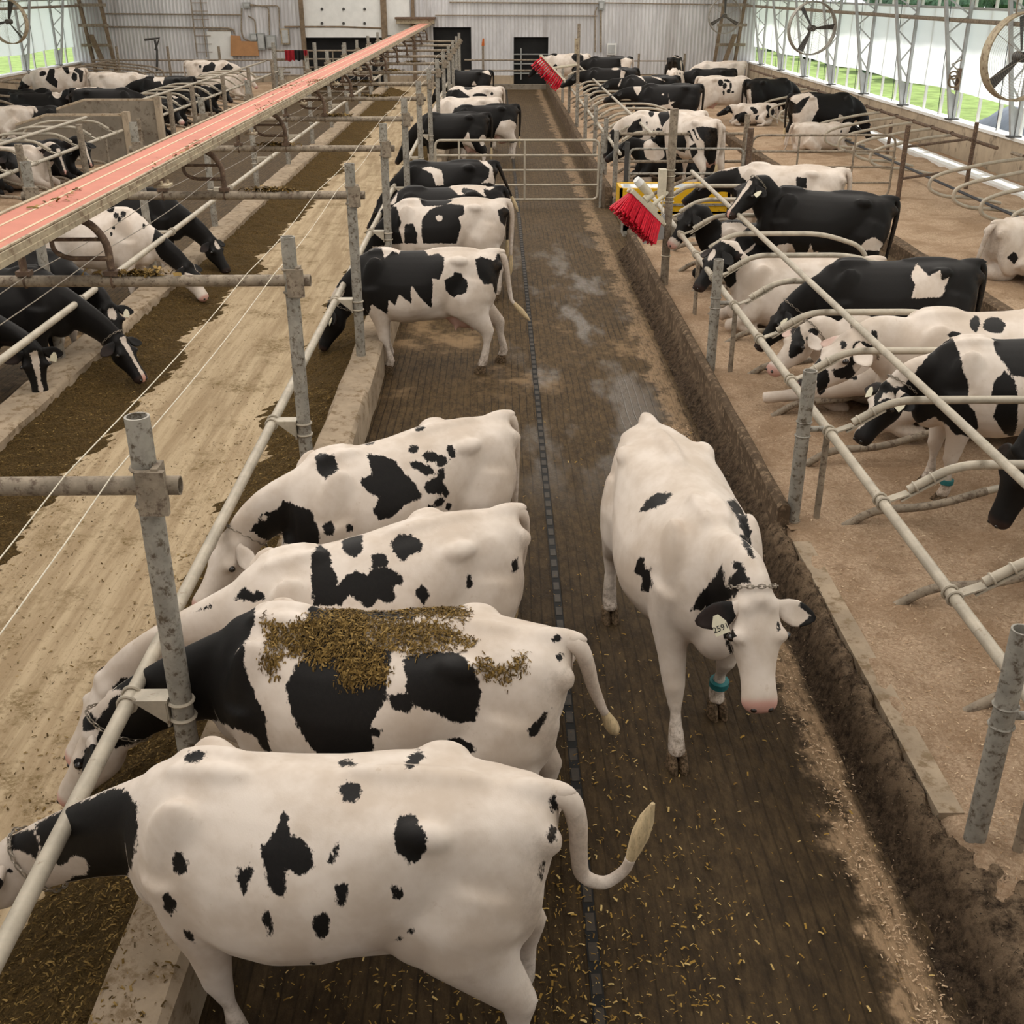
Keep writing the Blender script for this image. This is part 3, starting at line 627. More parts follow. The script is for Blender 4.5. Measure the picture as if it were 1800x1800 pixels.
# second brush far away
t = thing('brush_post', 'thin tall post with the far red brush by the back wall', 'post', (2.62, 38, .2)); obj('pole', MB().tube([(2.62, 38, .2), (2.62, 38, 3.0)], .05, 10), 'dusty', t); obj('control_box', MB().cbox((2.56, 37.9, 2.35), (.14, .14, .45)), 'cream', t)
q0, q1 = np.array(aty(952, 120, 37.6)), np.array(aty(979, 134, 37.6)); brush((q0 + q1) / 2 + np.array((.1, .25, .1)), (q1 - q0) + np.array((0, 0, -.25)), (-.35, -.5, -.7), 1.0, .42, 'small red brush hanging far up the alley near the back wall', lod=0); bt = [o for o in ROOTS if o.name == 'cow_brush.001'][0]; obj('mount_arm', MB().tube([tuple(bt['_o']), (2.60, 38, float(bt['_o'][2]) + .1)], .04, 8), 'ivory', bt)
# far front row of stalls right of the alley
for k in range(16):
    Y = 24.4 + 1.28 * k; divider(1, 2.48, Y, .25, 'far pipe divider, %s beyond the gate right of the alley' % ordn(k), 'dividers of the far right stalls')
tag(obj('neck_rail', MB().tube([(2.48, 23.0, 1.0), (2.48, 47, 1.0)], .034, 10), 'rail'), 'lower rail of the far stalls beyond the gate', 'rail')
tag(obj('neck_rail', MB().tube([(3.17, 23.2, 1.32), (3.17, 46.5, 1.32)], .032, 10), 'rail'), 'upper rail of the far stalls beyond the gate', 'rail')
for k, Y in enumerate([23.3, 25.6, 28.4, 31.6, 35, 39, 43]): tag(obj('stall_post', MB().tube([(2.42, Y, .15), (2.42, Y, 1.42)], .05, 12), 'galv'), 'grey pipe post, %s along the kerb beyond the gate' % ordn(k), 'post', 'posts along the far right kerb')
# outer row of stalls along the right wall (loops open to the alley)
for k in range(24):
    Y = 14.0 + 1.22 * k
    if 21.6 < Y < 24.2: continue
    f = lambda x, z: (x, Y, z)
    t = thing('stall_divider', 'rounded brown pipe divider, %s along the curtain wall' % ordn(k), 'stall divider', (9.9, Y, 1.1), 'dividers along the right curtain wall')
    obj('loop', MB().tube(bend([f(9.90, 1.12), f(9.35, 1.06), f(8.45, .88), f(8.18, .76), f(8.18, .56), f(8.45, .44), f(9.1, .40), f(9.6, .30)], .24), .034, 10), 'rail', t)
    obj('clamp_plate', MB().ring((9.9, Y, 1.15), (0, 1, 0), .045, .012), 'rust', t)
tag(obj('neck_rail', MB().tube([(9.9, 12, 1.15), (9.9, 21.9, 1.15)], .034, 10), 'dusty'), 'near rail of the outer stalls along the curtain wall', 'rail')
tag(obj('neck_rail', MB().tube([(9.9, 22.6, 1.15), (9.9, 46, 1.15)], .036, 10), 'rust'), 'far rail of the outer stalls along the curtain wall', 'rail')
tag(obj('water_hose', MB().tube([(8.95, 14, .5), (8.9, 20, .47), (8.92, 28, .5), (8.9, 33, .5)], .028, 8), 'hose'), 'dark hose threaded along the lower loops of the outer stalls', 'hose')
for k, (X, Y, z1) in enumerate([(9.75, 23.4, 1.55), (9.75, 28.5, 1.0), (9.75, 17.6, 1.2), (9.75, 34, 1.0)]): tag(obj('stall_post', MB().tube([(X, Y, .2), (X, Y, z1)], .045, 10), 'rust'), 'rusty post, %s under the outer stall rail' % ['tallest, at the right frame edge', 'thin one behind the big gate,', 'one nearest the camera', 'one farthest back'][k], 'post')
# gates
def gate(name, label, x0, x1, Y, z0, z1, n, uprights, mat, rad=.12, r=.024, both=True):
    t = thing(name, label, 'gate', ((x0 + x1) / 2, Y, z0))
    loop = [(x0, Y, (z0 + z1) / 2), (x0, Y, z1), (x1, Y, z1), (x1, Y, z0), (x0, Y, z0), (x0, Y, (z0 + z1) / 2)]
    obj('frame', MB().tube(bend(loop, rad), r, 10), mat, t)
    for i in range(1, n - 1):
        z = z0 + (z1 - z0) * i / (n - 1); obj('rail', MB().tube([(x0 + .01, Y, z), (x1 - .01, Y, z)], r * .9, 8), mat, t)
    for u in uprights: obj('upright', MB().tube([(u, Y - .02, z0), (u, Y - .02, z1)], r * .8, 8), mat, t)
    return t
t = gate('alley_gate', 'pipe gate closing the alley behind the row of feeding cows', -1.22, 2.02, 22.7, .16, 1.30, 5, (-.75, .55), 'rail')
obj('hinge_post', MB().tube([(2.08, 22.7, 0), (2.08, 22.7, 1.42)], .03, 10), 'galv', t)
t = gate('crossing_gate', 'grey pipe gate across the crossing behind the brush post', 2.55, 4.75, 22.0, .3, 1.22, 3, (), 'galv')
obj('hinge_post', MB().tube([(2.5, 22.0, 0), (2.5, 22.0, 1.35)], .045, 10), 'dark_steel', t); obj('latch_post', MB().tube([(4.85, 22.0, 0), (4.85, 22.0, 1.6)], .06, 10), 'rust', t)
t = gate('stall_gate', 'long brown pipe gate crossing the outer alley to the rusty post', 4.98, 7.80, 22.4, .22, 1.42, 5, (5.9, 7.0), 'dusty', .2)
obj('hinge_post', MB().tube([(7.93, 22.2, .1), (7.93, 22.2, 1.62)], .05, 10), 'rust', t); obj('latch_post', MB().tube([(4.90, 22.4, 0), (4.90, 22.4, 1.45)], .04, 10), 'galv', t)
t = thing('pipe_fence', 'two rusty horizontal pipes between the posts by the curtain wall', 'fence', (8.8, 22.3, .4))
for z in (.62, 1.22): obj('rail', MB().tube([(7.90, 22.2, z), (9.75, 23.4, z + .02)], .026, 8), 'rust', t)
t = thing('pipe_fence', 'pipe crossing fence at the head of the far stalls, behind the brush', 'fence', (3.6, 23.0, .4))
for z in (.85, 1.38): obj('rail', MB().tube([(2.45, 23.0, z), (4.95, 23.0, z)], .030, 8), 'dusty', t)
obj('post', MB().tube([(4.98, 23.0, .1), (4.98, 23.0, 1.75)], .055, 10), 'dusty', t)
t = thing('pipe_fence', 'low pipe rail along the near end of the yellow trough crossing', 'fence', (3.2, 18.4, .4))
for z in (1.0,): obj('rail', MB().tube([(2.1, 18.3, z - .2), (3.2, 18.2, z + .3)], .028, 8), 'dusty', t)
tag(obj('float_cover', MB().tube([(3.92, 20.0, .862), (3.92, 20.0, .95), (3.92, 20.0, 1.0)], [.12, .11, .05], 14), 'bristle'), 'small red dome sitting on the far right end of the yellow trough', 'cover')
# yellow trough
ta, tb = at(1080, 318, .78), at(1206, 322, .78)
tx0, tx1, ty = 2.14, 4.08, 20.0
t = thing('water_trough', 'yellow tip-over drinking trough brimming with water behind the brush', 'trough', ((tx0 + tx1) / 2, ty, .1))
m = MB(); m.box((tx0, ty - .34, .42), (tx1, ty - .29, .86)); m.box((tx0, ty + .29, .42), (tx1, ty + .34, .86)); m.box((tx0, ty - .34, .42), (tx0 + .05, ty + .34, .86)); m.box((tx1 - .05, ty - .34, .42), (tx1, ty + .34, .86)); m.box((tx0, ty - .34, .40), (tx1, ty + .34, .46)); obj('tub', m, 'yellow', t)
obj('water', MB().box((tx0 + .05, ty - .29, .6), (tx1 - .05, ty + .29, .845)), 'water', t)
m = MB(); m.box((tx0 - .02, ty - .36, .56), (tx1 + .02, ty - .34, .60)); m.box((tx0 + .1, ty - .2, .0), (tx0 + .2, ty + .2, .42)); m.box((tx1 - .2, ty - .2, .0), (tx1 - .1, ty + .2, .42)); m.box((tx0 + .1, ty - .2, .1), (tx1 - .1, ty - .15, .2)); obj('stand_frame', m, 'galv', t)
m = MB(); obj('plinth', MB().box((2.36, 19.1, .0), (4.9, 19.35, .42)), 'panel', None, kind='structure').name = 'trim_15'

# ------------------------------------------------------------------ right and left curtain walls
def side_wall(X, s, side):
    # curtain
    zb, zt = (1.68, 3.55)
    def cv(y, z): return X + s * (.12 + .012 * math.sin(y * 1.7) + .015 * math.sin(y * 5.1 + z * 2))
    V = []; F = []; ny = 180; nz = 8
    for j in range(nz + 1):
        for i in range(ny + 1):
            y = 1 + 51.8 * i / ny; z = zb + (zt - zb) * j / nz + (.03 * math.sin(y * .9) if j == 0 else 0); V.append((cv(y, z), y, z))
    for j in range(nz):
        for i in range(ny): a = j * (ny + 1) + i; F.append((a, a + 1, a + ny + 2, a + ny + 1))
    m = MB(); m.add(V, F); tag(obj('side_curtain', m, 'curtain'), 'translucent white roll-down curtain along the %s wall' % side, 'curtain')
    tag(obj('curtain_roller', MB().tube([(X + s * .12, 1, zt + .02), (X + s * .12, 52.8, zt + .02)], .03, 8), 'white_steel'), 'pale pipe along the top edge of the %s curtain' % side, 'pipe')
    for k in range(14):
        Y = 3.3 + 3.62 * k
        if side == 'left' and Y < 30: continue
        t = thing('truss_column', 'tapered lattice steel column, %s from the back wall on the %s' % (ORD[13 - k].replace(' nearest', '').replace('nearest', 'first'), side), 'column', (X, Y, 1.06), 'lattice columns of the %s wall' % side)
        inner = lambda z: (X - s * (.06 + .205 * (z - 1.06)), Y, z); outer = lambda z: (X + s * .02, Y, z)
        w_ = .045
        def bar(a, b, q=w_): m.obox((np.array(a) + np.array(b)) / 2, (np.array(b) - np.array(a)) / 2, (0, q, 0), np.cross((np.array(b) - np.array(a)) / np.linalg.norm(np.array(b) - np.array(a)), (0, 1, 0)) * q * .8)
        m = MB(); bar(inner(1.1), inner(4.9)); obj('chord', m, 'white_steel', t, 'inner leaning chord')
        m = MB(); bar(outer(1.1), outer(4.9)); obj('chord', m, 'white_steel', t, 'upright outer chord')
        zz = [1.75 + .42 * i for i in range(8)]; m = MB()
        for i in range(len(zz) - 1):
            a, b = (inner(zz[i]), outer(zz[i + 1])) if i % 2 else (outer(zz[i]), inner(zz[i + 1])); bar(a, b, .02)
        obj('lacing', m, 'white_steel', t)
        obj('gusset', MB().poly([inner(1.75), outer(1.62), outer(1.12), inner(1.12)], (0, .01, 0)), 'white_steel', t)
        obj('foot', MB().box((X - .16, Y - .10, 1.065), (X + .12, Y + .10, 1.10)), 'dark_steel', t)
    tag(obj('purlin', MB().tube([(X - s * .42, 2, 3.33), (X - s * .42, 52.9, 3.33)], .05, 10), 'dusty'), 'long horizontal pipe fixed along the columns of the %s wall' % side, 'pipe')
    n = 0
    for k in range(42):
        Y = 2.2 + 1.21 * k
        if side == 'left' and Y < 34: continue
        tag(obj('curtain_batten', MB().box((X + s * .20 - .03, Y - .03, 1.06), (X + s * .20 + .03, Y + .03, 4.4)), 'white'), 'thin white upright outside the curtain gap of the %s wall' % side, 'upright', 'white uprights of the %s wall' % side)
    for k in range(14):
        Y = 4.6 + 3.62 * k
        if side == 'left' and Y < 38: continue
        tag(obj('curtain_rope', MB().tube([(X - s * .02, Y, 4.6), (X - s * .02, Y - .35, 1.1)], .009, 6), 'hose'), 'thin dark rope hanging down in front of the %s curtain' % side, 'rope', 'ropes of the %s curtain' % side)
side_wall(WR, 1, 'right'); side_wall(WL, -1, 'left')
for k, Y in enumerate((28.64,)):
    t = thing('curtain_winch', 'brown hand winch fixed to a lattice column before the right curtain', 'winch', (WR - .12, Y - .1, 2.0))
    m = MB(); m.ring((WR - .14, Y - .08, 1.95), (.3, 1, 0), .13, .025, 16, 6); m.ring((WR - .20, Y - .14, 2.1), (.2, 1, .2), .09, .02, 14, 6); obj('reel', m, 'wood', t)
    obj('bracket', MB().cbox((WR - .04, Y - .06, 2.0), (.10, .06, .5)), 'rust', t); obj('crank', MB().tube([(WR - .1, Y - .15, 2.2), (WR - .3, Y - .18, 2.35), (WR - .06, Y - .15, 2.45)], .018, 6), 'dusty', t)
# fans
def fan(c, R, label, yaw, spin, blades=3, guard=16, rim='cream'):
    c = np.array(c, float); ax = np.array((math.sin(yaw), -math.cos(yaw), 0)); u = np.array((math.cos(yaw), math.sin(yaw), 0)); v = np.array((0, 0, 1.0))
    t = thing('barn_fan', label, 'fan', tuple(c)); P2 = lambda r, a, d=0: c + (u * math.cos(a) + v * math.sin(a)) * r + ax * d
    m = MB(); n = 40; V = []; F = []
    for i in range(n):
        a = 2 * PI * i / n; V += [P2(R, a, .10), P2(R, a, -.10), P2(R * .965, a, -.10), P2(R * .965, a, .10)]
    for i in range(n):
        j = (i + 1) % n
        for q in range(4): F.append((4 * i + q, 4 * j + q, 4 * j + (q + 1) % 4, 4 * i + (q + 1) % 4))
    m.add(V, F); obj('shroud', m, rim, t)
    for b in range(blades):
        a = spin + 2 * PI * b / blades; m = MB()
        m.poly([P2(.10, a + .25, .02), P2(R * .55, a + .15, .04), P2(R * .93, a + .13, .05), P2(R * .93, a - .10, -.05), P2(R * .55, a - .13, -.04), P2(.10, a - .35, -.02)], ax * .008); obj('blade', m, 'dark_steel', t)
    m = MB(); m.tube([c - ax * .14, c + ax * .10], .085, 14); obj('motor', m, 'dark_steel', t)
    m = MB()
    for i in range(guard): m.ring(c + ax * .12, ax, R * (i + 1.5) / (guard + 1.5), .0022, 36, 4)
    for i in range(3): m.tube([P2(R, .5 + i * PI / 3, .12), P2(-R, .5 + i * PI / 3, .12)], .005, 5)
    obj('guard', m, 'chain', t)
    for a in (PI / 2 - .35, PI / 2 + .35): obj('hanger', MB().tube([P2(R, a), P2(R + .75, PI / 2 + (a - PI / 2) * .6)], .014, 6), 'dusty', t)
    return t
fan((9.57, 50.35, 2.97), .70, 'grey round fan hanging before the white back wall at the right', .1, PI / 2, rim='galv')
fan((8.91, 33.74, 2.99), .70, 'round three-blade fan hanging midway along the right curtain', .15, 0.05, rim='galv')
fan((8.84, 19.89, 2.96), .70, 'big round fan cut by the right frame edge', .2, 1.75)
fan((-16.88, 41.83, 2.97), .72, 'round fan cut by the left frame edge before the curtain', -.25, 1.2)
# stalls left of the conveyor
for k in range(22):
    Y = 18.2 + 1.22 * k
    if 27.5 < Y < 30.2: continue
    divider(-1, -8.78, Y, .25, 'bent pipe divider, %s in the stalls left of the conveyor' % ordn(k), 'dividers of the left stalls', 'rail', 'dusty')
for a, b, q in ((17, 27.2, 'near'), (30.2, 49, 'far')):
    tag(obj('neck_rail', MB().tube([(-8.78, a, 1.0), (-8.78, b, 1.0)], .034, 10), 'rail'), 'lower rail of the %s stalls left of the conveyor' % q, 'rail')
    tag(obj('neck_rail', MB().tube([(-9.47, a, 1.32), (-9.47, b - .3, 1.32)], .032, 10), 'rail'), 'upper rail of the %s stalls left of the conveyor' % q, 'rail')
for k, (Y, z1) in enumerate([(21.0, 1.45), (24.2, 1.45), (31.2, 1.5), (33.6, 1.5), (37.5, 1.5), (41.5, 1.5), (46.0, 1.5)]): tag(obj('stall_post', MB().tube([(-8.70, Y, .1), (-8.70, Y, z1)], .07, 10), 'dusty'), 'flat-topped brown post, %s along the left stall rail' % ordn(k), 'post', 'posts along the left stall rail')
for k, (Y, z1) in enumerate([(22.5, .95), (26.0, .95), (36, .95)]): tag(obj('rail_leg', MB().tube([(-8.80, Y, .15), (-8.80, Y, z1)], .03, 8), 'dusty'), 'thin leg under the left stall rail, %s' % ordn(k), 'post', 'thin legs under the left stall rail')
def panel(label, Y, x0, x1, z1):
    t = thing('concrete_partition', label, 'partition', ((x0 + x1) / 2, Y, .1)); m = MB()
    m.poly([(x0, Y, .0), (x1, Y, .0), (x1, Y, z1), (x0 + .75, Y, z1), (x0, Y, z1 - .22)], (0, .14, 0)); obj('slab', m, 'panel', t)
    obj('end_post', MB().cbox((x1 + .06, Y + .05, z1 / 2 + .05), (.14, .2, z1 + .1)), 'conc_wall', t)
    obj('capping', MB().tube([(x0, Y + .07, z1 - .21), (x0 + .75, Y + .07, z1 + .01), (x1, Y + .07, z1 + .01)], .05, 8), 'conc', t); return t
panel('nearer grey concrete partition with sloped corner beside the conveyor', 27.3, -11.3, -8.75, 1.30)
t = panel('farther grey concrete partition with a pipe across its front', 30.0, -11.3, -8.75, 1.40)
m = MB(); m.tube([(-10.4, 29.7, .75), (-9.1, 29.7, .75)], .035, 8); m.tube([(-9.15, 29.75, 1.0), (-9.15, 29.75, .45)], .05, 8); obj('front_pipe', m, 'dusty', t)
# outer left stalls
for k in range(20):
    Y = 27.5 + 1.22 * k; f = lambda x, z: (x, Y, z)
    if 37.2 < Y < 39: continue
    t = thing('stall_divider', 'rounded pipe divider, %s of the stalls by the left curtain' % ordn(k), 'stall divider', (-16.0, Y, 1.1), 'dividers along the left curtain wall')
    obj('loop', MB().tube(bend([f(-16.6, 1.18), f(-15.9, 1.12), f(-14.6, .98), f(-14.25, .82), f(-14.25, .58), f(-14.6, .45), f(-15.6, .40)], .25), .036, 10), 'dusty', t)
tag(obj('neck_rail', MB().tube([(-16.6, 26, 1.2), (-16.6, 51, 1.2)], .036, 10), 'dusty'), 'rail of the outer stalls below the left curtain', 'rail')
# ------------------------------------------------------------------ things at the back wall
def wy(px, py, Y=52.9): q = aty(px, py, Y); return (q[0], q[2])
def bbox(px0, py0, px1, py1, d, Y=52.98):
    a = wy(px0, py1, Y); b = wy(px1, py0, Y); return MB().box((a[0], Y - d, a[1]), (b[0], Y, b[1]))
m = MB(); m.box((-8.45, 52.90, 2.05), (-5.02, 52.98, 6.2)); o = obj('door_1', m, 'white', kind='structure')
m = MB()
for px in (566, 604, 641):
    for py in (16, 41): q = wy(px, py); m.cyl((q[0], 52.86, q[1]), (q[0], 52.91, q[1]), .06, 8)
obj('bolt', m, 'dark_steel', o)
m = MB(); m.box((-8.60, 52.75, 0), (-8.42, 53, 6.5)); m.box((-5.05, 52.75, 0), (-4.80, 53, 6.5)); m.box((-3.72, 52.8, 0), (-3.58, 53, 6.5)); S('trim_16', m, 'wood')
S('wall_patch', bbox(680, 0, 720, 62, .04), 'white')
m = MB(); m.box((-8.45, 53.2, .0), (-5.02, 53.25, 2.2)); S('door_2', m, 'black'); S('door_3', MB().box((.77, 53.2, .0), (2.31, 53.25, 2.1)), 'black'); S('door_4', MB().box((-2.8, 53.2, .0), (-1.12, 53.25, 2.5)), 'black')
t = thing('door_grille', 'dark pipe gate standing in the small black doorway of the back wall', 'gate', (1.54, 53.05, .4))
for z in (.55, .95, 1.35): obj('rail', MB().tube([(.78, 53.08, z), (2.30, 53.08, z)], .03, 8), 'greybox', t)
obj('upright', MB().tube([(1.1, 53.06, .3), (1.1, 53.06, 1.6)], .03, 8), 'greybox', t)
t = thing('wall_ladder', 'thin steel ladder fixed to the back wall at the left', 'ladder', (-13.0, 52.85, 1.2))
a, b = wy(347, 100), wy(364, 0)
for px in (347, 364): q = wy(px, 100); obj('side_rail', MB().tube([(q[0], 52.85, q[1]), (q[0], 52.85, 5.5)], .025, 6), 'dusty', t)
z = a[1] + .2
while z < 5.4: obj('rung', MB().tube([(a[0], 52.85, z), (b[0], 52.85, z)], .018, 6), 'dusty', t); z += .33
o = obj('door_5', bbox(369, 55, 406, 106, .05), 'white', kind='structure'); obj('door_frame', MB().box((wy(366, 55)[0], 52.9, wy(366, 52)[1]), (wy(409, 55)[0], 52.97, wy(366, 54)[1])), 'dusty', o)
m = MB(); q = [wy(*p) for p in ((406, 98), (406, 62), (422, 63), (424, 72), (453, 73), (456, 98))]; m.poly([(x, 52.80, z) for x, z in q], (0, .1, 0)); tag(obj('leaning_board', m, 'cardboard'), 'brown stepped board leaning on the back wall beside the white door', 'board')
def elbox(name, r, mat, lab):
    t = thing(name, lab, 'electrical box', (wy(r[0], r[3])[0], 52.9, wy(r[0], r[3])[1])); obj('case', bbox(*r, .18), mat, t)
    a = wy(r[0], r[3]); b = wy(r[2], r[1]); obj('cover', MB().box((a[0] + .05, 52.77, a[1] + .06), (b[0] - .05, 52.80, b[1] - .06)), 'white_steel', t)
elbox('fuse_box', (441, 59, 453, 72), 'greybox', 'small grey box on the back wall, leftmost of the cluster')
elbox('fuse_box', (454, 58, 465, 87), 'greybox', 'tall grey electrical box in the middle of the wall cluster')
elbox('fuse_box', (470, 62, 485, 85), 'greybox', 'grey electrical box at the right of the wall cluster')
elbox('fuse_box', (496, 50, 508, 78), 'cream', 'cream box on the back wall just left of the big door')
elbox('meter_box', (1066, 76, 1083, 96), 'white', 'white box on the back wall behind the right stalls')
elbox('junction_box', (428, 4, 440, 14), 'greybox', 'grey junction box high on the back wall at the left')
elbox('junction_box', (1052, 2, 1062, 17), 'greybox', 'grey junction box high on the back wall, right of centre')
def wpipe(pts, r, lab, mat='dusty', cat='pipe'): tag(obj('wall_conduit', MB().tube(bend([(wy(*p)[0], 52.9, wy(*p)[1]) for p in pts], .15), r, 6), mat), lab, cat, 'conduits on the back wall')
wpipe([(180, 24), (425, 26)], .035, 'upper long conduit across the left part of the back wall')
wpipe([(180, 47), (400, 49), (411, 52), (412, 60)], .04, 'lower long conduit across the left part of the back wall')
wpipe([(425, 14), (424, 55), (428, 68), (440, 72)], .035, 'bent conduit dropping beside the junction box at the left')
wpipe([(440, 8), (472, 12), (474, 62)], .035, 'conduit arching right from the left junction box')
wpipe([(436, 28), (448, 34), (450, 60)], .03, 'short conduit dropping into the small grey box')
wpipe([(440, 10), (490, 10), (492, 60)], .03, 'outer conduit arching over the wall cluster')
wpipe([(790, 4), (1052, 6)], .035, 'upper conduit across the right part of the back wall')
wpipe([(765, 27), (1050, 28)], .03, 'lower conduit across the right part of the back wall')
wpipe([(1056, 17), (1056, 92)], .05, 'vertical conduit below the right junction box')
wpipe([(1050, 12), (1046, 20), (1046, 92)], .03, 'thin vertical conduit beside the right junction box')
wpipe([(1060, 5), (1320, 9)], .03, 'conduit running right towards the wall fan')
wpipe([(500, 47), (600, 47), (680, 50)], .04, 'tan pipe running across the big overhead door', 'wood')
t = thing('pipe_rack', 'dark bent pipe bracket standing before the back wall at the left', 'bracket', (-15.4, 52, 1.0))
q = [aty(*p, 51.5) for p in ((254, 70), (280, 67), (273, 88))]; obj('arm', MB().tube(q, .05, 8), 'dark_steel', t); q = [aty(*p, 51.5) for p in ((272, 70), (276, 88), (276, 125))]; obj('upright', MB().tube(q, .05, 8), 'dark_steel', t)
t = thing('red_jacket', 'red and black cloth hung over the rail near the big door', 'cloth', (-8.5, 48, 1.4))
def draped(x0, x1, Y, z0, z1, mat, par):
    m = MB(); V = []; F = []; n = 8
    for s_ in (0, 1):
        for i in range(n + 1):
            x = x0 + (x1 - x0) * i / n
            for zz in (z0, z1): V.append((x, Y - .05 + .04 * math.sin(i * 1.9) + .03 * s_, zz + (.04 * math.sin(i * 1.3) if zz == z0 else 0)))
    k = 2 * (n + 1)
    for s_ in (0, 1):
        for i in range(n): a = s_ * k + 2 * i; F.append((a, a + 2, a + 3, a + 1) if s_ == 0 else (a + 1, a + 3, a + 2, a))
    for i in range(n): a = 2 * i + 1; F.append((a, a + 2, k + a + 2, k + a))
    m.add(V, F); return obj('fold', m, mat, par)
qa, qb = aty(502, 107, 47.95), aty(540, 88, 47.95); draped(qa[0], qa[0] + (qb[0] - qa[0]) * .42, 47.97, qa[2], qb[2], 'cloth', t); draped(qa[0] + (qb[0] - qa[0]) * .42, qb[0] - .15, 47.98, qa[2] + .02, qb[2], 'ink', t); draped(qb[0] - .15, qb[0], 47.97, qa[2] + .2, qb[2], 'cloth', t)
t = gate('yard_gate', 'pale pipe gate at the back left before the dark doorway', -8.9, -5.2, 48.0, .2, float(qb[2]) - .03, 6, (-7.6, -6.6), 'dusty', .05, .035)
for k, x in enumerate((-8.95, -7.3, -6.1, -5.1, -4.5)): tag(obj('gate_post', MB().tube([(x, 47.9, 0), (x, 47.9, 2.05)], .075, 8), 'galv'), 'pale post, %s from the left in the back yard fence' % ['first', 'second', 'third', 'fourth', 'fifth'][k], 'post', 'posts of the back yard fence')
t = thing('pipe_fence', 'two pipes crossing the alley end before the white back wall', 'fence', (.5, 51.8, .5))
for z in (.75, 1.18): obj('rail', MB().tube([(-1.4, 51.85, z), (2.45, 51.85, z)], .035, 8), 'dusty', t)
q = aty(849, 80, 51.85); obj('post', MB().tube([(q[0], 51.85, .2), (q[0], 51.85, q[2])], .05, 8), 'dusty', t); obj('handle', MB().tube([(q[0], 51.85, q[2]), (q[0] + .02, 51.8, q[2] + .28)], [.07, .04], 8), 'orange', t)
m = MB(); m.box((-1.5, 52.2, -.05), (2.4, 52.9, .12)); S('trim_17', m, 'conc')
t = thing('pipe_fence', 'low pipe fence before the back wall behind the far right cows', 'fence', (7, 51.5, .5))
for z in (.6, 1.15): obj('rail', MB().tube([(3.2, 51.6, z), (8.2, 51.6, z)], .03, 6), 'dusty', t)
for x in (4.0, 6.2, 8.2): obj('post', MB().tube([(x, 51.6, .2), (x, 51.6, 1.45)], .05, 6), 'dusty', t)
t = thing('pipe_fence', 'low pipe fence before the back wall behind the far left cows', 'fence', (-14, 51.5, .5))
for z in (.7, 1.2): obj('rail', MB().tube([(-17.5, 51.6, z), (-9, 51.6, z)], .04, 6), 'dusty', t)
for x in (-16.4, -14.2, -12, -9.6): obj('post', MB().tube([(x, 51.6, .2), (x, 51.6, 1.75)], .06, 6), 'dusty', t)
for s, X in (('right', WR), ('left', WL)):
    sg = 1 if X > 0 else -1; t = thing('timber_frame', 'brown timber lattice post in the back %s corner' % s, 'frame', (X - sg * .9, 52.6, 0))
    for dx in (.45, 1.35): obj('stud', MB().obox((X - sg * dx - sg * .1, 52.6, 2.6), (sg * .25, 0, 2.6), (.06, 0, 0), (0, .09, 0)), 'wood', t)
    for z in (.9, 1.7, 2.5, 3.3): obj('rung', MB().box((X - 1.6 if sg > 0 else X + .3, 52.5, z), (X - .3 if sg > 0 else X + 1.6, 52.6, z + .12)), 'dusty', t)
    obj('brace', MB().obox((X - sg * 1.2, 52.3, 1.1), (sg * .35, 0, 1.1), (0, .1, 0), (.09, 0, 0)), 'wood', t)
# outside the right wall: trees, tarp heap, sheds
def blob_tree(c, r, seed, label, name='tree'):
    g_ = np.random.default_rng(seed); t = thing(name, label, 'tree', (c[0], c[1], -.6)); m = MB()
    for i in range(26):
        d = g_.normal(0, 1, 3); d /= np.linalg.norm(d); q = np.array(c) + d * r * .6 * np.array((1, 1, .8)); m.ell(q, r * (.25 + .25 * g_.random()) * np.ones(3), 8, 6)
    me = [np.array(v) for v in m.v]; m.v = [tuple(v + g_.normal(0, .06 * r, 3)) for v in me]; obj('crown', m, 'foliage', t); obj('trunk', MB().tube([(c[0], c[1], -.6), (c[0], c[1], c[2])], .3, 8), 'wood', t)
for k in range(11): blob_tree((46 + 3 * math.sin(k * 2.1), 20 + 12.5 * k, 3.0 + .8 * math.sin(k * 1.3)), 5.0, 30 + k, 'dark green tree outside the right curtain, %s' % ordn(k))
def hedge_z(x, y): return 0
for k in range(7): blob_tree((24, 64 + 6.5 * k, .6), 2.6, 60 + k, 'dark green shrub outside near the far right corner, %s' % ordn(k), 'shrub')
m = MB(); g_ = np.random.default_rng(8)
def tarp(x0, x1, y0, y1, h, seed):
    return grid(x0, x1, y0, y1, 14, 24, lambda x, y: -.56 + h * max(0, 1 - abs((x - (x0 + x1) / 2) / ((x1 - x0) / 2))**2.2) * (1 - abs((y - (y0 + y1) / 2) / ((y1 - y0) / 2))**4) + .06 * wob(x, y, 2.1, seed))
tag(obj('tarp_heap', tarp(14.6, 18.4, 26.5, 38.5, 1.5, 3), 'tarp'), 'dark grey tarpaulin heap on the grass outside the right wall', 'tarpaulin')
t = thing('plastic_bales', 'row of black and white plastic strips on the grass outside', 'plastic sheet', (16, 20, -.5))
m = MB(); mm = MB()
for i in range(26):
    y = 16.4 + i * .36; (m if i % 2 else mm).obox((14.9, y, .02), (1.1, .35, .42), (-.06, .16, 0), (-.03, 0, .03))
obj('dark_strip', m, 'ink', t); obj('pale_strip', mm, 'white', t)
tag(obj('shed', MB().box((24, 26, -.6), (29, 36, 3.6)).poly([(23.5, 25.5, 3.6), (29.5, 25.5, 3.6), (26.5, 25.5, 5.0)], (0, 11, 0)), 'tarp'), 'blue grey shed beyond the right curtain at the top corner', 'shed')
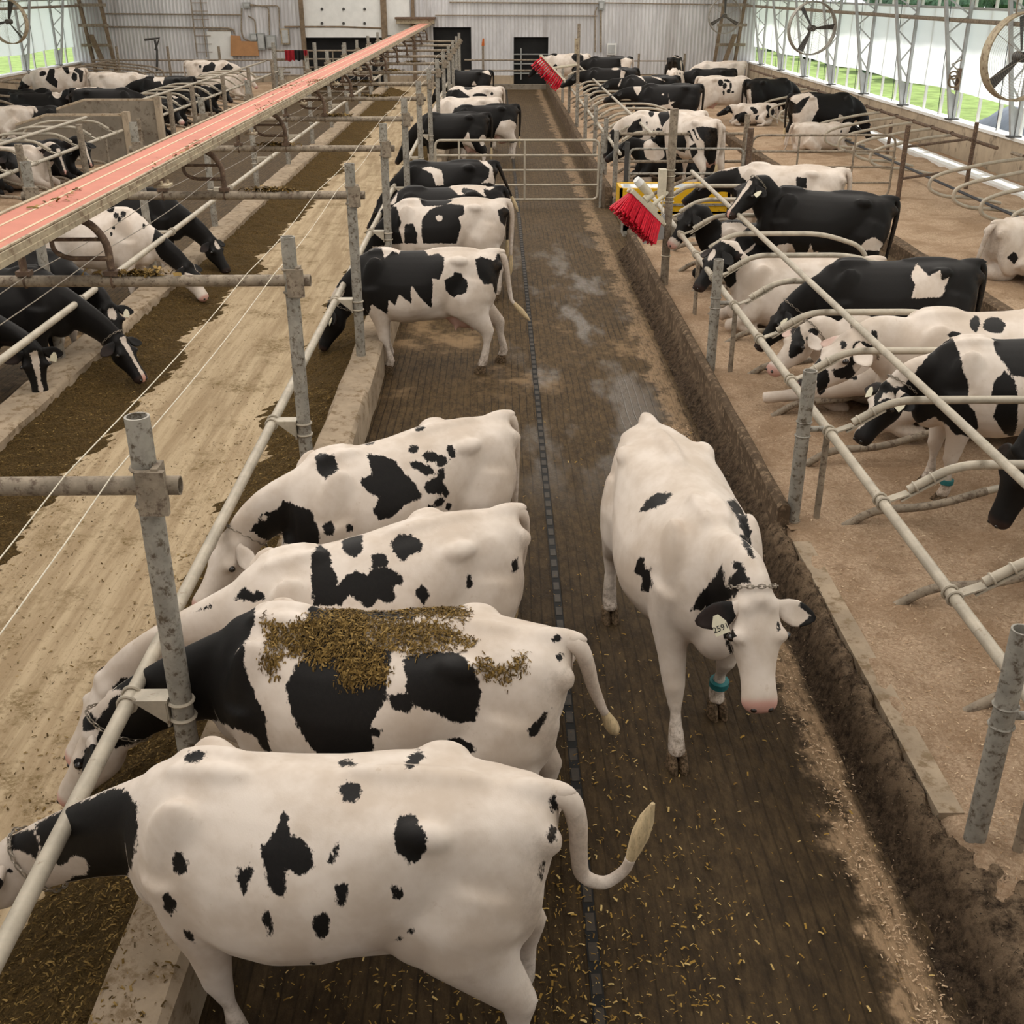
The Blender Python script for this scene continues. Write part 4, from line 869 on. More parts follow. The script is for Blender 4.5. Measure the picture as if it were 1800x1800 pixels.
# ------------------------------------------------------------------ cows
def loft(mb, st, n=20, closed_ends=True):
    """st: list of rings (n,3)"""
    V = []; F = []
    for r in st: V += list(r)
    for i in range(len(st) - 1):
        for k in range(n): F.append((i * n + k, i * n + (k + 1) % n, (i + 1) * n + (k + 1) % n, (i + 1) * n + k))
    F.append(tuple(range(n - 1, -1, -1))); F.append(tuple((len(st) - 1) * n + k for k in range(n)))
    return mb.add(V, F)
HW = np.array([(0, 0), (.05, .42), (.14, .76), (.27, .95), (.42, 1.0), (.62, .93), (.78, .76), (.88, .56), (.95, .34), (.985, .17), (1, 0)])
HR = np.array([(0, 0), (.06, .44), (.16, .74), (.30, .92), (.45, 1.0), (.62, 1.0), (.78, .98), (.88, .90), (.94, .70), (.975, .40), (1, 0)])   # roofed over the hips
def torso_ring(x, zt, zb, w, n=28):
    out = []
    for k in range(n):
        a = 2 * PI * k / n; h = .5 + .5 * math.cos(a)
        q = float(np.interp(x, [-.9, -.6, -.42, -.2, .05], [.55, .75, 1, .55, 0])); f = np.interp(h, HW[:, 0], HW[:, 1]) * (1 - q) + np.interp(h, HR[:, 0], HR[:, 1]) * q
        y = w * f * (1 if math.sin(a) >= 0 else -1); z = zb + (zt - zb) * h
        out.append((x, y, z))
    return np.array(out)
def ring_at(c, T, up, hv, hu, n=16, p=2.0):
    c = np.array(c, float); T = np.array(T, float); T /= np.linalg.norm(T); up = np.array(up, float); up -= T * (up @ T); up /= np.linalg.norm(up); sd_ = np.cross(up, T)
    out = []
    for k in range(n):
        a = 2 * PI * k / n; ca, sa = math.cos(a), math.sin(a); e = 2 / p
        out.append(c + up * (abs(ca)**e * (1 if ca >= 0 else -1)) * hv + sd_ * (abs(sa)**e * (1 if sa >= 0 else -1)) * hu)
    return np.array(out)
def polytube(mb, pts, rad, n=12, el=1.0, fwd=(1, 0, 0)):
    """limb: rings along pts, radius rad, stretched by el along fwd"""
    P = [np.array(p, float) for p in pts]; R_ = []
    for i in range(len(P)):
        a = P[max(0, i - 1)]; b = P[min(len(P) - 1, i + 1)]
        R_.append(ring_at(P[i], b - a, fwd, rad[i] * (el if hasattr(el, '__float__') else el[i]), rad[i], n))
    loft(mb, R_, n)
def rotm(ax, a):
    return np.array(Matrix.Rotation(a, 3, ax))
def cow_body(neck=(1.25, 0, .75), face=(-60, 0, 0), lie=False, legs=None, tail=None, crest=0.0, vox=.03, switch=.22, udder=1.0, fat=1.0, hind=0.0, bend_y=0.0):
    """local frame: +x forward, y left, z up; neck = poll point; face = (pitch deg, yaw deg, roll deg) of the muzzle direction"""
    m = MB()
    dz = -.555 if lie else 0.0
    st = [(-.90, 1.36, 1.20, .07), (-.86, 1.405, 1.00, .165), (-.78, 1.43, .88, .215), (-.62, 1.442, .81, .245), (-.42, 1.455, .74, .285), (-.22, 1.445, .66, .345), (0.0, 1.435, .59, .385), (.2, 1.43, .565, .392), (.38, 1.435, .58, .365), (.52, 1.45, .62, .315), (.64, 1.435, .66, .265), (.75, 1.38, .70, .21), (.84, 1.28, .78, .14)]
    rings = []
    for (x, zt, zb, w_) in st:
        w2 = w_ * fat * (1.10 if lie else 1); r = torso_ring(x, zt + dz, zb + dz, w2)
        r[:, 1] += bend_y * max(0, x)**2
        if lie:
            r[:, 2] = np.where(r[:, 2] < .05, .05 - .1 * (.05 - r[:, 2]), r[:, 2])
        rings.append(r)
    loft(m, rings, 28)
    E = lambda c, r, M=None: m.ell((c[0], c[1], c[2] + dz), r, 14, 10, M)
    for s in (1, -1):
        E((-.41, s * .245, 1.362), (.115, .062, .060)); E((-.85, s * .125, 1.275), (.085, .055, .075))         # hooks and pins
        E((-.60, s * .165, 1.04), (.27, .115, .36)); E((-.40, s * .235, .90), (.20, .085, .22)); E((.56, s * .205, 1.04), (.17, .080, .37))                    # thigh and shoulder
        E((.48, s * .05, 1.425), (.18, .05, .045))
    E((-.82, 0, 1.415), (.16, .055, .05)); E((.74, 0, .82), (.17, .13, .17)); E((-.35, 0, 1.445), (.30, .05, .035))
    E((.05, 0, .80), (.62, .30, .20) if not lie else (.55, .36, .2))
    # legs
    if not lie:
        L = legs or {}
        for s, nm in ((1, 'fl'), (-1, 'fr')):
            dx, up_ = L.get(nm, (0, 0)); y = s * .185
            kx = .57 + dx * .5; hx = .57 + dx
            polytube(m, [(.58, s * .19, 1.05), (.545, s * .20, .80), (.555 + dx * .25, s * .19, .62), (kx, y, .435 + up_ * .5), (kx * .45 + hx * .55, y, .30 + up_ * .8), (hx + .0, y, .145 + up_), (hx + .035, y, .07 + up_)], [.13, .113, .084, .064, .034, .050, .054], 12, [1.4, 1.35, 1.15, 1.05, 1, 1.1, 1.1])
            m.ell((kx + .01, y, .44 + up_ * .5), (.066, .063, .075), 10, 8)
        for s, nm in ((1, 'bl'), (-1, 'br')):
            dx, up_ = L.get(nm, (0, 0)); y = s * .20 ; yl = s * .215
            hkx = -.775 + dx * .55; hx = -.735 + dx
            polytube(m, [(-.60, s * .16, 1.12), (-.54, s * .19, .92), (-.57 + dx * .1, s * .205, .77), (-.67 + dx * .3, yl, .64), (hkx, yl, .50 + up_ * .4), (hkx * .75 + hx * .25, yl, .36 + up_ * .6), (hx - .01, yl, .155 + up_), (hx + .03, yl, .07 + up_)], [.15, .165, .145, .096, .062, .041, .052, .054], 12, [1.5, 1.6, 1.5, 1.4, 1.35, 1.1, 1.1, 1.1])
            m.ell((hkx - .015, yl, .51 + up_ * .4), (.06, .045, .07), 10, 8)
        if udder:
            E((-.47, 0, .72), (.26, .19, .22 * udder)); E((-.62, 0, .78), (.15, .16, .25 * udder))
            for s in (1, -1):
                for x in (-.36, -.56): m.tube([(x, s * .08, .62), (x, s * .085, .47)], [.03, .018], 8)
    else:
        for s in (1, -1):                     # folded fore legs, one stretched if asked
            if legs == 'stretchR' and s == -1:
                polytube(m, [(.60, -.20, .45), (.85, -.30, .24), (1.14, -.42, .14), (1.42, -.50, .08), (1.56, -.52, .06)], [.12, .09, .065, .05, .05], 12); m.ell((1.14, -.42, .14), (.085, .07, .075), 10, 8)
            else:
                polytube(m, [(.56, s * .22, .45), (.68, s * .25, .24), (.88, s * .24, .13), (.72, s * .27, .075), (.56, s * .27, .06)], [.13, .11, .072, .055, .05], 12); m.ell((.90, s * .24, .13), (.075, .065, .085), 10, 8)
        polytube(m, [(-.50, .22, .50), (-.20, .42, .28), (-.45, .52, .14), (-.30, .56, .08), (-.05, .56, .06)], [.20, .15, .085, .055, .05], 12)
        m.ell((-.2, .41, .27), (.17, .12, .15), 10, 8); m.ell((-.48, .51, .13), (.07, .06, .07), 10, 8)
        polytube(m, [(-.50, -.25, .42), (-.28, -.36, .22), (-.1, -.36, .1)], [.20, .15, .08], 12)
        E((-.55, .1, .70), (.24, .25, .16))
    # neck and head
    P = np.array(neck, float); pit, yaw, rol = [math.radians(q) for q in face]
    a = np.array((math.cos(pit) * math.cos(yaw), math.cos(pit) * math.sin(yaw), math.sin(pit)))
    u = np.array((-math.sin(pit) * math.cos(yaw), -math.sin(pit) * math.sin(yaw), math.cos(pit))); s_ = np.cross(u, a)
    Rr = lambda v, q: v * math.cos(q) + np.cross(a, v) * math.sin(q)
    u, s_ = Rr(u, rol), Rr(s_, rol)
    N0 = np.array((.55, bend_y * .3, 1.12 + dz)); N3 = P - u * .055 + a * .03
    N1 = np.array((.95 + crest * .5, bend_y * .8, 1.16 + crest + dz)); N2 = P - a * .28 * (1 if pit > -1.3 else .6) - u * .05
    N1 = N0 + (N1 - N0) * .8; N2 = N3 + (N2 - N3) * .9
    rg = []
    nn = 9
    for i in range(nn):
        t = i / (nn - 1); B = (1 - t)**3 * N0 + 3 * (1 - t)**2 * t * N1 + 3 * (1 - t) * t * t * N2 + t**3 * N3
        D = 3 * (1 - t)**2 * (N1 - N0) + 6 * (1 - t) * t * (N2 - N1) + 3 * t * t * (N3 - N2)
        upv = np.array((0, 0, 1.0)) * (1 - t) + u * t + np.array((.25, 0, 0)) * (1 - t) * (-1 if D[2] > 0 else 1) 
        rg.append(ring_at(B, D, upv, np.interp(t, [0, .3, .6, 1], [.31, .235, .185, .145]), np.interp(t, [0, .3, .6, 1], [.185, .125, .10, .088]), 16))
    loft(m, rg, 16)
    # head rings: t along the face, top/bottom offsets along u, half width
    HD = [(-.07, .015, -.09, .055), (-.03, .045, -.125, .085), (.03, .062, -.155, .100), (.10, .068, -.178, .106), (.165, .066, -.188, .112), (.225, .058, -.178, .100), (.29, .048, -.155, .082), (.36, .042, -.130, .072), (.42, .042, -.112, .073), (.47, .040, -.102, .080), (.505, .030, -.094, .076), (.525, .018, -.082, .062), (.538, -.002, -.066, .040)]
    rg = []
    for (t, tp, bt, hw) in HD: rg.append(ring_at(P + a * t + u * (tp + bt) / 2, a, u, (tp - bt) / 2 * 1.04, hw * 1.13, 18, 2.5))
    loft(m, rg, 18)
    for q in (1, -1):
        m.ell(P + a * .165 + u * .025 + s_ * q * .100, (.048, .048, .038), 10, 8, None)
        m.ell(P + a * .02 + u * .03 + s_ * q * .05, (.06, .06, .05), 10, 8)
        m.ell(P + a * .49 + s_ * q * .045 - u * .01, (.032, .032, .034), 8, 6)
    m.ell(P - a * .02 + u * .05, (.07, .06, .05), 10, 8)
    # fuse into one skin
    me = bpy.data.meshes.new('tmp'); me.from_pydata(m.v, [], m.f); o = bpy.data.objects.new('tmp', me); COL.objects.link(o)
    r = o.modifiers.new('r', 'REMESH'); r.mode = 'VOXEL'; r.voxel_size = vox
    q = o.modifiers.new('s', 'SMOOTH'); q.factor = .5; q.iterations = int(round(4 * (.03 / vox)**1.9)) if vox < .03 else 3
    dg = bpy.context.evaluated_depsgraph_get(); ev = o.evaluated_get(dg); m2 = ev.to_mesh()
    nv = len(m2.vertices); V = np.empty(nv * 3, np.float32); m2.vertices.foreach_get('co', V); V = V.reshape(-1, 3).astype(float)
    F = [tuple(p.vertices) for p in m2.polygons]
    ev.to_mesh_clear(); bpy.data.objects.remove(o); bpy.data.meshes.remove(me)
    out = MB(); out.v = [tuple(v) for v in V]; out.f = F
    # ears and tail grow out of the same skin
    for q in (1, -1):
        b0 = P + a * .015 + u * .02 + s_ * q * .075; d = s_ * q + a * .36 - u * .22; d /= np.linalg.norm(d)
        up2 = a - d * (a @ d); up2 /= np.linalg.norm(up2); fw = np.cross(up2, d)
        fw = fw * (1 if fw @ u > 0 else -1)
        rg = []
        for (t, wd, th) in ((-.02, .030, .028), (.03, .036, .028), (.075, .060, .024), (.125, .072, .018), (.17, .062, .014), (.215, .036, .010), (.238, .012, .006)):
            c = b0 + d * t + up2 * (.010 * math.sin(t * 12)); ring = []
            for k in range(12):
                an = 2 * PI * k / 12; x_ = math.cos(an) * wd; y_ = math.sin(an) * th - .35 * wd * (1 - (x_ / wd)**2) * (.9 if t > .03 else .2)
                ring.append(c + up2 * x_ * .92 + fw * y_)
            rg.append(np.array(ring))
        loft(out, rg, 12)
    nt = len(out.v)
    tp = tail or [(-.86, 0, 1.405), (-.93, 0, 1.37), (-.965, 0, 1.22), (-.965, .01, 1.0), (-.955, .02, .78), (-.95, .02, .62)]
    if lie and not tail: tp = [(-.86, 0, .85), (-.95, 0, .78), (-.98, .05, .55), (-1.0, .1, .25), (-1.02, .2, .08)]
    if lie and tail: tp = [(x, y, z) for x, y, z in tail]
    Pt = [np.array(p, float) for p in tp]; Q = []
    for i in range(len(Pt) - 1):
        p0 = Pt[max(0, i - 1)]; p1, p2 = Pt[i], Pt[i + 1]; p3 = Pt[min(len(Pt) - 1, i + 2)]
        for k in range(4):
            t = k / 4; Q.append(.5 * ((2 * p1) + (p2 - p0) * t + (2 * p0 - 5 * p1 + 4 * p2 - p3) * t * t + (3 * p1 - p0 - 3 * p2 + p3) * t**3))
    Q.append(Pt[-1]); n = len(Q); out.tube(Q, [.046 * (1 - .62 * min(1, i / (n - 1) * 1.15)) + .004 for i in range(n)], 10)
    sw = MB(); d = Q[-1] - Q[-3]; d /= np.linalg.norm(d); d2 = d + np.array((0, 0, -.02)) if tail else d * .6 + np.array((0, 0, -.55)) ; d2 /= np.linalg.norm(d2)
    sl = switch; c = [Q[-2] - d * .02, Q[-1] + d * .03, Q[-1] + d * .06 + d2 * sl * .3, Q[-1] + d * .07 + d2 * sl * .65, Q[-1] + d * .07 + d2 * sl]
    sw.tube(c, [.017, .026, .036, .030, .008], 10)
    return dict(mb=out, nt=nt, P=P, a=a, u=u, s=s_, neck=(N2, N3), sw=sw, lie=lie, legs=legs)
def inside_sdf(px, poly):
    """signed distance (+ inside) of points (n,2) to polygon"""
    poly = np.array(poly, float); d2 = np.full(len(px), 1e18); ins = np.zeros(len(px), bool); n = len(poly)
    for i in range(n):
        a, b = poly[i], poly[(i + 1) % n]; e = b - a; w_ = px - a
        t = np.clip((w_ @ e) / (e @ e + 1e-9), 0, 1); q = w_ - t[:, None] * e; d2 = np.minimum(d2, (q * q).sum(1))
        c = ((a[1] > px[:, 1]) != (b[1] > px[:, 1])); xi = a[0] + (px[:, 1] - a[1]) * e[0] / (e[1] if abs(e[1]) > 1e-9 else 1e-9)
        ins ^= c & (px[:, 0] < xi)
    return np.sqrt(d2) * np.where(ins, 1, -1)
TR = {5: (0, 1000, 1 / 2.25), 6: (500, 1000, 1 / 2.25), 7: (100, 650, .5), 4: (1000, 700, 1 / 2.572), 'B': (500, 150, .30562), 'R1': (1000, 150, 1 / 3.6), 'R2': (1300, 250, 1 / 3.6), 'R3': (1200, 600, 1 / 3), 'L': (0, 250, 1 / 3.6), 'F': (0, 0, 1), 'N': (1000, 80, .17778), 'G': (0, 80, 1 / 6), 'H': (240, 80, .15556), 'M': (1300, 0, 1 / 3.6), 'V': (500, 0, 1 / 3)}
def marks(tr, *items):
    ox, oy, k = TR[tr]; out = []
    for it in items:
        if len(it) >= 4 and not hasattr(it[0], '__len__'):        # ellipse cx, cy, rx, ry, [angle]
            cx, cy, rx, ry = it[:4]; an = math.radians(it[4]) if len(it) > 4 else 0; r = random.Random(int(cx * 7 + cy)); p = []
            for i in range(14):
                t = 2 * PI * i / 14; q = 1 + r.uniform(-.13, .13); x, y = rx * q * math.cos(t), ry * q * math.sin(t)
                p.append((cx + x * math.cos(an) - y * math.sin(an), cy + x * math.sin(an) + y * math.cos(an)))
            it = p
        out.append([(ox + x * k, oy + y * k) for x, y in it])
    return out
NC = [0]; DBG = False
def cow(label, pos, yaw, zg=0.0, pitch=0.0, scale=1.0, base='w', m=(), inv=(), head='w', blobs=0, seed=1, parts=2, vox=.03, band=None, dirt=.7, eartag=None, legband=False, chainon=None, feetw=True, earw=None, ears=None, pinkm=1.0, tailm=False, group=None, **kw):
    """m: outlines flipped against the base colour on the side seen; blobs: random patches (also the hidden side); head: 'b','w','blaze','patch'"""
    R0 = cow_body(vox=vox, **kw); mb = R0['mb']; V = np.array(mb.v); P, a, u, s_ = R0['P'], R0['a'], R0['u'], R0['s']
    Mx = Matrix.Translation((pos[0], pos[1], zg)) @ Matrix.Rotation(math.radians(yaw), 4, 'Z') @ Matrix.Rotation(math.radians(-pitch), 4, 'Y') @ Matrix.Scale(scale, 4)
    MW = np.array(Mx); W = V @ MW[:3, :3].T + MW[:3, 3]
    g = np.random.default_rng(seed)
    me = bpy.data.meshes.new('dairy_cow'); me.from_pydata(mb.v, [], mb.f); me.materials.append(MT['coat']); me.polygons.foreach_set('use_smooth', [True] * len(me.polygons)); me.update()
    Nn = np.empty(len(V) * 3, np.float32); me.vertices.foreach_get('normal', Nn); Nn = Nn.reshape(-1, 3) @ MW[:3, :3].T / scale
    # generic patches in the animal's own space
    d = np.full(len(V), -1.0 if base == 'w' else 1.0); sg = 1 if base == 'w' else -1
    wv = V + .06 * np.stack([np.sin(V[:, 1] * 9 + seed) + np.sin(V[:, 2] * 13), np.sin(V[:, 2] * 8 + seed * 2) + np.sin(V[:, 0] * 12), np.sin(V[:, 0] * 10 + seed) + np.sin(V[:, 1] * 14)], 1)
    gen = np.full(len(V), -1.0)
    for i in range(blobs):
        c = np.array((g.uniform(-.85, .75), g.choice((-1, 1)) * g.uniform(.1, .38), g.uniform(.75, 1.45) + (-.55 if R0['lie'] else 0))); r = g.uniform(.10, .30)
        q = (wv - c) / np.array((1, 1, 1.25)); gen = np.maximum(gen, r - np.linalg.norm(q, axis=1))
    if band:                                  # white band(s) round the barrel: (x centre, half width)
        for (xc, hw) in band: gen = np.maximum(gen, hw - np.abs(wv[:, 0] - xc))
    genc = np.maximum(gen, -.5) if len(gen) else gen
    vis = np.full(len(V), -1.0)
    if len(m) or len(inv):
        D = CAMP - W; dist = np.linalg.norm(D, axis=1); fac = (Nn * D).sum(1) / dist
        C = W - CAMP; zc = C @ FW; px = np.stack([900 + FPX * (C @ RT) / zc, 900 - FPX * (C @ UP) / zc], 1); k = zc / FPX
        for pl in m: vis = np.maximum(vis, inside_sdf(px, pl) * k)
        for pl in inv: vis = np.minimum(vis, -inside_sdf(px, pl) * k)
        wgt = np.clip((fac + .12) / .22, 0, 1)
        back = genc if (blobs or band) else np.full(len(V), -.3)
        mark = np.clip(vis, -.3, .3) * wgt + np.clip(back, -.3, .3) * (1 - wgt)
    else: mark = np.clip(genc, -.5, .5)
    coat = mark if base == 'w' else -mark
    if base == 'w' and not tailm: coat[R0['nt']:] = -.1
    # head
    H = V - P; t = H @ a; hu = H @ u; hs = H @ s_
    onhead = (t > -.10) & (t < .6) & (np.abs(hs) < .2) & (hu < .12) & (hu > -.26)
    isear = (np.arange(len(V)) >= len(V) - 0)
    nb = len(V)
    if head in ('b', 'blaze', 'patch', 'muz'):
        hc = np.full(len(V), .2)
        if head == 'blaze': hc = np.minimum(.2, np.abs(hs) - (.022 + .022 * np.clip((.28 - t) / .28, 0, 1) * (t < .28))); hc = np.where(hu < -.03, .2, hc); hc = np.where(t < .0, .2, hc)
        if head == 'patch': hc = np.minimum(.2, np.sqrt(hs**2 + ((t - .10) * .7)**2) - .05); hc = np.where(hu < -.02, .2, hc)
        if head == 'muz': hc = np.where(t > .40, -.1, .2)
        if not (len(m) and head == 'm'): coat = np.where(onhead, hc, coat)
    elif head == 'w': coat = np.where(onhead, np.minimum(coat, -.1), coat)
    earm = (np.abs(hs) > .125) & (t > -.10) & (t < .17) & (np.abs(hs) < .36) & (hu < .08) & (hu > -.16)
    if earw is not None: coat = np.where(earm, -.1 if earw else .1, coat)
    if ears:
        for q, kind in zip((1, -1), ears):
            mk_ = earm & (hs * q > 0); val = {'b': .1, 'w': -.1}.get(kind); coat = np.where(mk_, val if val is not None else np.abs(hs) - .235 + .03 * np.sin(t * 60), coat)
    if earw is None and not ears and head in ('b', 'blaze', 'patch', 'muz'): coat = np.where(earm, .1, coat)
    if feetw: coat = np.where((V[:, 2] < (.50 if not R0['lie'] else .14)) & (V[:, 0] < .86) & ~onhead, np.minimum(coat, -.1), coat)
    pink = np.clip((t - .455) / .03, 0, 1) * (hu > -.08) * onhead * pinkm
    earin = earm & (np.abs(hs) > .16)
    pink = np.maximum(pink, .55 * earin * ((Nn @ (MW[:3, :3] @ u)) / scale > .3))
    if not R0['lie']: pink = np.maximum(pink, .75 * ((V[:, 2] < .70) & (V[:, 2] > .44) & (np.abs(V[:, 1]) < .17) & (V[:, 0] < -.25) & (V[:, 0] > -.72)))
    zl = V[:, 2]
    dd = np.clip((.42 - zl) / .3, 0, 1) * dirt if not R0['lie'] else np.clip((.25 - zl) / .25, 0, 1) * .5 * dirt
    rear = np.clip((-.74 - V[:, 0]) / .12, 0, 1) * (zl < 1.34 + (-.55 if R0['lie'] else 0)) * .35 * dirt
    dd = np.where((V[:, 0] > .9) | onhead, 0, np.maximum(dd, rear))
    for nm, val in (('coat', coat), ('pink', pink), ('dirt', dd)):
        at_ = me.attributes.new(nm, 'FLOAT', 'POINT'); at_.data.foreach_set('value', np.asarray(val, np.float32))
    o = bpy.data.objects.new('dairy_cow', me); COL.objects.link(o); o.matrix_world = Mx
    tag(o, label, 'cow', group)
    def part(name, mb_, mat, lab=None):
        q = bpy.data.objects.new(name, mesh(name, mb_, mat)); COL.objects.link(q); q.parent = o; return tag(q, lab)
    if parts >= 1: part('tail_switch', R0['sw'], 'switch')
    if parts >= 2:
        for q in (1, -1):
            c = P + a * .168 + u * .014 + s_ * q * .133; part('eye', MB().ell(c, (.024, .024, .021), 12, 8), 'eye')
            c = P + a * .515 + s_ * q * .040 + u * .004; part('nostril', MB().ell(c, (.017, .017, .015), 10, 8), 'eye')
        if not R0['lie']:
            L = kw.get('legs') or {}
            for nm, x0, y0 in (('fl', .605, .185), ('fr', .605, -.185), ('bl', -.715, .215), ('br', -.715, -.215)):
                dx, up_ = L.get(nm, (0, 0)); h = MB()
                for q in (1, -1):
                    c = np.array((x0 + dx, y0 + q * .030, up_))
                    loft(h, [np.array([c + np.array((math.cos(t_) * rx * (1.18 if math.cos(t_) > 0 else .9) + ox, math.sin(t_) * ry, z)) for t_ in np.linspace(0, 2 * PI, 12, endpoint=False)]) for (z, rx, ry, ox) in ((.002, .068, .031, .012), (.03, .066, .030, .008), (.065, .054, .029, -.004), (.095, .040, .025, -.012))], 12)
                part('hoof', h, 'hoof')
    NKm = R0['neck'][1] - (R0['neck'][1] - R0['neck'][0]) / np.linalg.norm(R0['neck'][1] - R0['neck'][0]) * .10
    if chainon:
        h = MB(); ax = R0['neck'][1] - R0['neck'][0]; ax /= np.linalg.norm(ax); up2 = u - ax * (u @ ax); up2 /= np.linalg.norm(up2); s2 = np.cross(up2, ax); n = 26
        for i in range(n):
            t0 = 2 * PI * i / n; c = NKm + up2 * math.cos(t0) * .170 + s2 * math.sin(t0) * .108 - up2 * .01; T = -up2 * math.sin(t0) * .17 + s2 * math.cos(t0) * .108; T /= np.linalg.norm(T)
            B = np.cross(T, up2 * math.cos(t0) + s2 * math.sin(t0)); O = (up2 * math.cos(t0) + s2 * math.sin(t0)) if i % 2 else B
            h.tube([c + T * .022 * math.cos(q) + O * .010 * math.sin(q) for q in np.linspace(0, 2 * PI, 8, endpoint=False)], .0035, 5, closed=True)
        if chainon == 2:
            for i in range(7):
                c = NKm - up2 * (.17 + .028 * i); O = s2 if i % 2 else ax
                h.tube([c + up2 * .02 * math.cos(q) + O * .010 * math.sin(q) for q in np.linspace(0, 2 * PI, 8, endpoint=False)], .0035, 5, closed=True)
        part('neck_chain', h, 'chain')
    if eartag:
        for (q, txt) in eartag:
            d = s_ * q + a * .36 - u * .22; d /= np.linalg.norm(d); fw = u - d * (u @ d); fw /= np.linalg.norm(fw); dn = np.cross(d, fw); dn = dn * (1 if dn @ a > 0 else -1)
            c = P + a * .015 + u * .02 + s_ * q * .075 + d * .136 + fw * .022 + dn * .012; w_ = .036; hgt = .085
            sx = d * q * 1.0
            sx = np.cross(dn, fw); h = MB()
            pts = [c - sx * .012 - dn * .012, c - sx * w_ + dn * .03, c - sx * w_ + dn * hgt, c + sx * w_ + dn * hgt, c + sx * w_ + dn * .03, c + sx * .012 - dn * .012]
            h.poly([p_ - fw * .002 for p_ in pts], fw * .004); et = part('ear_tag', h, 'tag')
            if txt:
                cu = bpy.data.curves.new('tag_number', 'FONT'); cu.body = txt; cu.size = .040; cu.align_x = 'CENTER'; cu.align_y = 'CENTER'; cu.extrude = .0006; cu.materials.append(MT['ink'])
                tmp = bpy.data.objects.new('tmp', cu); COL.objects.link(tmp); md = bpy.data.meshes.new_from_object(tmp.evaluated_get(bpy.context.evaluated_depsgraph_get())); bpy.data.objects.remove(tmp); to = bpy.data.objects.new('tag_number', md); COL.objects.link(to); to.parent = et
                y_ = -dn; x_ = np.cross(y_, fw); pc = c + dn * .054 + fw * .0032
                to.matrix_local = Matrix(((x_[0], y_[0], fw[0], pc[0]), (x_[1], y_[1], fw[1], pc[1]), (x_[2], y_[2], fw[2], pc[2]), (0, 0, 0, 1)))
    if legband:
        dx, up_ = (kw.get('legs') or {}).get(legband, (0, 0)); s2 = 1 if legband[1] == 'l' else -1
        h = MB(); h.tube([(.57 + dx * .85, s2 * .185, .20 + up_), (.57 + dx * .82, s2 * .185, .24 + up_)], .058, 14); part('leg_strap', h, 'teal')
    NC[0] += 1
    if DBG:
        pj = lambda q: (lambda c: (int(900 + FPX * (c @ RT) / (c @ FW)), int(900 - FPX * (c @ UP) / (c @ FW))))(np.array(Mx @ Vector(q)) - CAMP)
        print('COW', label[:38].ljust(38), 'pos %.2f %.2f' % (pos[0], pos[1]), 'poll', pj(P), 'muz', pj(P + a * .52), 'with', pj((.5, 0, 1.45 if not R0['lie'] else .9)), 'tail', pj((-.85, 0, 1.41 if not R0['lie'] else .85)))
    return o
def place(px, py, z, loc, yaw, scale=1.0):
    """ground position so that the body point loc (local x, y) lies under the photo point px,py at height z"""
    q = at(px, py, z); c, s = math.cos(math.radians(yaw)), math.sin(math.radians(yaw)); return (q[0] - scale * (loc[0] * c - loc[1] * s), q[1] - scale * (loc[0] * s + loc[1] * c))
FEED = 'cows feeding at the right rail of the lane'
# --- the row feeding beside the alley
S_ = .95
cow('white cow with a few black spots and raised curling tail, closest to the camera', place(960, 1387, 1.35, (-.85, 0), 173, S_), 173, scale=S_, vox=.017, neck=(1.50, -.12, .74), face=(-34, 0, 0), head='m', chainon=1, eartag=[(-1, None)], ears=('b', 'b'), tailm=True, fat=1.06, crest=-.10,
    tail=[(-.86, 0, 1.405), (-.94, 0, 1.375), (-.975, -.005, 1.26), (-.985, -.01, 1.10), (-1.005, -.01, .99), (-1.09, -.01, .96), (-1.165, -.01, 1.03), (-1.19, -.01, 1.10)], legs={'fl': (-.12, 0), 'fr': (.10, 0)}, group=FEED,
    m=marks(5, [(140, 1010), (270, 935), (370, 900), (440, 865), (490, 870), (520, 905), (545, 930), (540, 1050), (530, 1130), (505, 1230), (430, 1250), (380, 1270), (290, 1272), (255, 1245), (290, 1215), (345, 1210), (345, 1150), (300, 1130), (240, 1175), (165, 1130), (150, 1060)],
        [(30, 1045), (130, 1030), (160, 1090), (140, 1150), (95, 1120), (50, 1110)], (770, 743, 44, 22, -8), (712, 1165, 28, 50, -14), (670, 1325, 24, 44, -12), (748, 1447, 14, 34, -40), [(935, 1185), (958, 1175), (965, 1190), (985, 1165), (1000, 1195), (985, 1250), (965, 1290), (940, 1240)],
        [(1105, 985), (1125, 958), (1140, 985), (1150, 1050), (1200, 1075), (1238, 1120), (1238, 1180), (1205, 1215), (1160, 1205), (1130, 1190), (1130, 1280), (1105, 1308), (1060, 1255), (1050, 1180), (1030, 1110), (1060, 1065), (1090, 1040)], (1330, 1110, 12, 28, 10), (1310, 1145, 11, 28, 10), (1385, 885, 42, 42), (1350, 1285, 27, 55), (1272, 1410, 32, 52), (1060, 1405, 16, 50, -10), (1238, 1565, 9, 16, -45), (40, 1195, 14, 8))
    + marks(6, (495, 1065, 62, 102, -12), (245, 768, 38, 12), (515, 755, 24, 46, 50), (445, 1280, 20, 36, -40), (505, 1433, 15, 7), (458, 1465, 14, 7, -10), (1060, 1050, 20, 38, 10), (1065, 925, 18, 34, -20), (1018, 1190, 8, 45, 8)))
